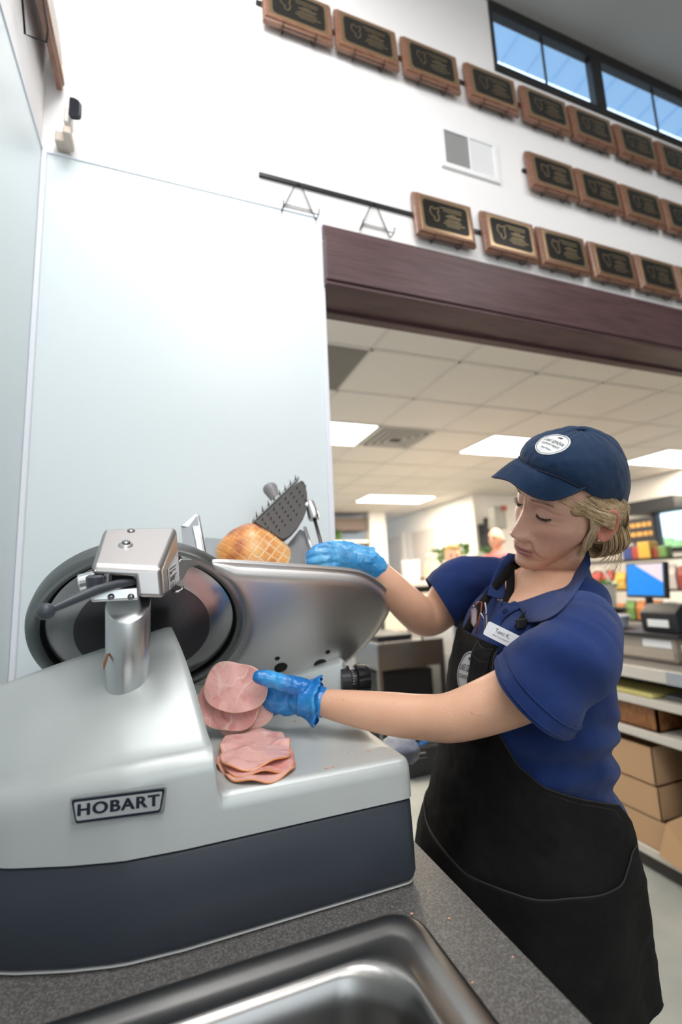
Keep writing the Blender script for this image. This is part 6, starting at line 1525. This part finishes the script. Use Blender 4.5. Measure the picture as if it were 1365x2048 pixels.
# ---------------------------------------------------------------- ham slices and scraps
def slicemat(name, a, b, c):
    m_ = mat(name, a, .33, sss=.25, coat=.25, spec=.5, attr='fat', bump=(120, .35)); nt = m_.node_tree; bs = nt.nodes['Principled BSDF']
    tc = nt.nodes.new('ShaderNodeTexCoord'); at_ = nt.nodes.new('ShaderNodeAttribute'); at_.attribute_name = 'fat'
    n = nt.nodes.new('ShaderNodeTexNoise'); n.inputs['Scale'].default_value = 26; n.inputs['Detail'].default_value = 4; n.inputs['Distortion'].default_value = 1.4; nt.links.new(tc.outputs['Object'], n.inputs[0])
    rp = nt.nodes.new('ShaderNodeValToRGB'); nt.links.new(n.outputs[0], rp.inputs[0]); e = rp.color_ramp.elements
    e[0].position = .36; e[0].color = (*b, 1); e[1].position = .56; e[1].color = (*a, 1); k = e.new(.47); k.color = (*a, 1)
    # pale sinew veins
    w_ = nt.nodes.new('ShaderNodeTexNoise'); w_.inputs['Scale'].default_value = 13; w_.inputs['Detail'].default_value = 2; nt.links.new(tc.outputs['Object'], w_.inputs[0])
    r = nt.nodes.new('ShaderNodeValToRGB'); nt.links.new(w_.outputs[0], r.inputs[0]); q = r.color_ramp.elements; q[0].position = .485; q[0].color = (0, 0, 0, 1); q[1].position = .515; q[1].color = (0, 0, 0, 1); mk = q.new(.50); mk.color = (.55, .55, .55, 1)
    mx = nt.nodes.new('ShaderNodeMix'); mx.data_type = 'RGBA'; mx.inputs[7].default_value = (*c, 1); nt.links.new(r.outputs[0], mx.inputs[0]); nt.links.new(rp.outputs[0], mx.inputs[6])
    m2 = nt.nodes.new('ShaderNodeMix'); m2.data_type = 'RGBA'; nt.links.new(mx.outputs[2], m2.inputs[6]); nt.links.new(at_.outputs['Color'], m2.inputs[7]); nt.links.new(at_.outputs['Alpha'], m2.inputs[0])
    nt.links.new(m2.outputs[2], bs.inputs['Base Color']); return m_
sl_m = [slicemat('ham_flesh_%d' % i, *c) for i, c in enumerate((((.78, .44, .40), (.70, .33, .30), (.88, .68, .62)), ((.74, .37, .34), (.62, .25, .23), (.86, .64, .56))))]
def ham_slice(M_, outline, name, label, group, fn, m_, rim=(.62, .24, .06), rimw=.05, n=72, k=26, th=.0016):
    rings = []; cols = []
    for i in range(k+1):
        r_ = i/k
        for j in range(n):
            a = 2*math.pi*j/n; R0 = outline(a); x, y = R0*r_*math.cos(a), R0*r_*math.sin(a)
            rings.append(M_ @ Vector((x, y, fn(x, y, r_, a)))); al = smooth((r_-(1-rimw))/rimw*1.6); cols.append((*rim, al))
    me = bpy.data.meshes.new(name); fs = []
    for i in range(k):
        for j in range(n): fs.append((i*n+j, i*n+(j+1) % n, (i+1)*n+(j+1) % n, (i+1)*n+j))
    me.from_pydata([tuple(p) for p in rings], [], fs); ca = me.color_attributes.new('fat', 'FLOAT_COLOR', 'POINT'); ca.data.foreach_set('color', np.array(cols, np.float32).ravel())
    return tag(link(name, me, m_, smooth=True, solid=th, soff=0), label, 'ham slice', group)
def rsq(a, w_, h_, p=3.2): return (abs(math.cos(a)/w_)**p+abs(math.sin(a)/h_)**p)**(-1/p)
# pile on the tray
zT = TZ
pc_ = Vector((.122, .752, zT))
for i, (dx, dy, rz, w_, h_, z) in enumerate(((-.004, -.032, .12, .050, .070, .004), (.000, -.012, .02, .050, .080, .009), (.002, .004, -.10, .052, .082, .015))):
    Mx = Matrix.Translation(pc_+Vector((dx, dy, z))) @ Matrix.Rotation(rz, 4, 'Z')
    sd_ = i*3.7
    def fn(x, y, r_, a, sd_=sd_, i=i):
        b_ = .0022*math.sin(a*5+sd_)*r_**3+.0022*noise.noise(Vector((x*30+sd_, y*30, i)))
        return b_+.0022*r_**4*math.sin(a*9+sd_)-.004*max(0, r_-.8)*5*(1 if i else .4)*.6
    ham_slice(Mx, lambda a, w_=w_, h_=h_, sd_=sd_: rsq(a, w_, h_)*(1+.03*math.sin(3*a+sd_)+.02*math.sin(7*a+sd_)), 'ham_slice', ('bottom ham slice of the pile, its edge curling out on the tray', 'middle ham slice of the tray pile, orange rim showing', 'top ham slice of the pile lying flat on the tray')[i], 'ham slices piled on the tray', fn, sl_m[i % 2], rimw=.045)
# slices in the hand
def held(cx, cy, t, r0, label, tiltx, seed, e=1.0, rot=0.0):
    c = D(cx, cy, t); n_ = (-cf+Vector((0, 0, .45))+CR*tiltx).normalized(); X_ = CR-n_*CR.dot(n_); Mx = frame(c, X_, n_.cross(X_.normalized()))
    def fn(x, y, r_, a): return .004*noise.noise(Vector((x*24+seed, y*24, seed)))-.16*x*x*8*0+.0020*math.sin(a*6+seed)*r_**3-1.6*max(0, -x-.015)**2*2-1.2*max(0, y)**2
    Mx = Mx @ Matrix.Rotation(rot, 4, 'Z'); return ham_slice(Mx, lambda a: rsq(a, r0, r0*e, 2.5)*(1+.03*math.sin(3*a+seed)+.02*math.sin(5*a+seed*2)), 'ham_slice', label, 'ham slices held in the glove', fn, sl_m[0 if seed != 2 else 1], rim=(.80, .55, .38), rimw=.035, th=.0018)
held(470, 1374, .796, .0555, 'front ham slice held by the blue glove thumb', 0, 1, .72, -.18)
held(458, 1402, .803, .0545, 'middle ham slice fanned behind the front one in the glove', .05, 2, .86, -.3)
held(487, 1414, .809, .0525, 'rear ham slice fanned lowest in the blue glove', -.05, 3, .84, .35)
# crumbs
cr_m = mat('ham_scrap', (.70, .34, .22), .5)
def scrap(p, s_, label, sx_=1):
    m = MB(); m.sphere(p+Vector((0, 0, s_*.35)), s_, n=6, sc=(1.3*sx_, .9, .4))
    for v in m.bm.verts: v.co += Vector((noise.noise(v.co*200), noise.noise(v.co*230+Vector((5, 0, 0))), 0))*s_*.5
    tag(m.build('meat_scrap', cr_m, smooth=True), label, 'meat scrap', 'meat scraps on tray and worktop')
for px, py, s_, lab in ((824, 1828, .0020, 'tiny ham scrap on the worktop nearest the slicer foot'), (899, 1838, .0018, 'tiny ham scrap on the worktop towards its edge'), (858, 1783, .0010, 'smallest pale scrap on the worktop by the slicer corner'), (1026, 1915, .0012, 'tiny brown scrap near the worktop edge beside the apron'), (530, 1934, .0030, 'larger ham scrap on the worktop behind the sink rim'), (946, 1966, .0012, 'tiny pale scrap on the worktop beside the sink corner')): scrap(at(px, py, Z=-.42), s_, lab)
for px, py, s_, lab in ((654, 1537, .0022, 'left scrap at the front edge of the tray'), (667, 1534, .0018, 'middle scrap at the front edge of the tray'), (738, 1502, .0018, 'scrap in the middle of the tray right half'), (696, 1506, .0010, 'tiny pale scrap on the tray centre'), (590, 1443, .0020, 'orange scrap at the back of the tray under the hand'), (713, 1520, .0009, 'tiny pale crumb on the tray beside the middle scrap')): scrap(at(px, py, Z=TZ), s_, lab)
m = MB(); p = at(216, 1308, Y=.742); m.tube([p, p+Vector((-.003, -.004, -.012)), p+Vector((-.004, -.006, -.020))], [.0018, .0022, .0004], n=6); tag(m.build('meat_shred', mat('dry_shred', (.25, .10, .04), .6), smooth=True), 'thin brown dried shred stuck beside the round slicer post', 'meat scrap')
# ---------------------------------------------------------------- lift everything from eye level to floor level
for o in bpy.data.objects:
    if o.parent is None and o.type in {'MESH', 'EMPTY', 'LIGHT', 'CURVE'}: o.location.z += EYE
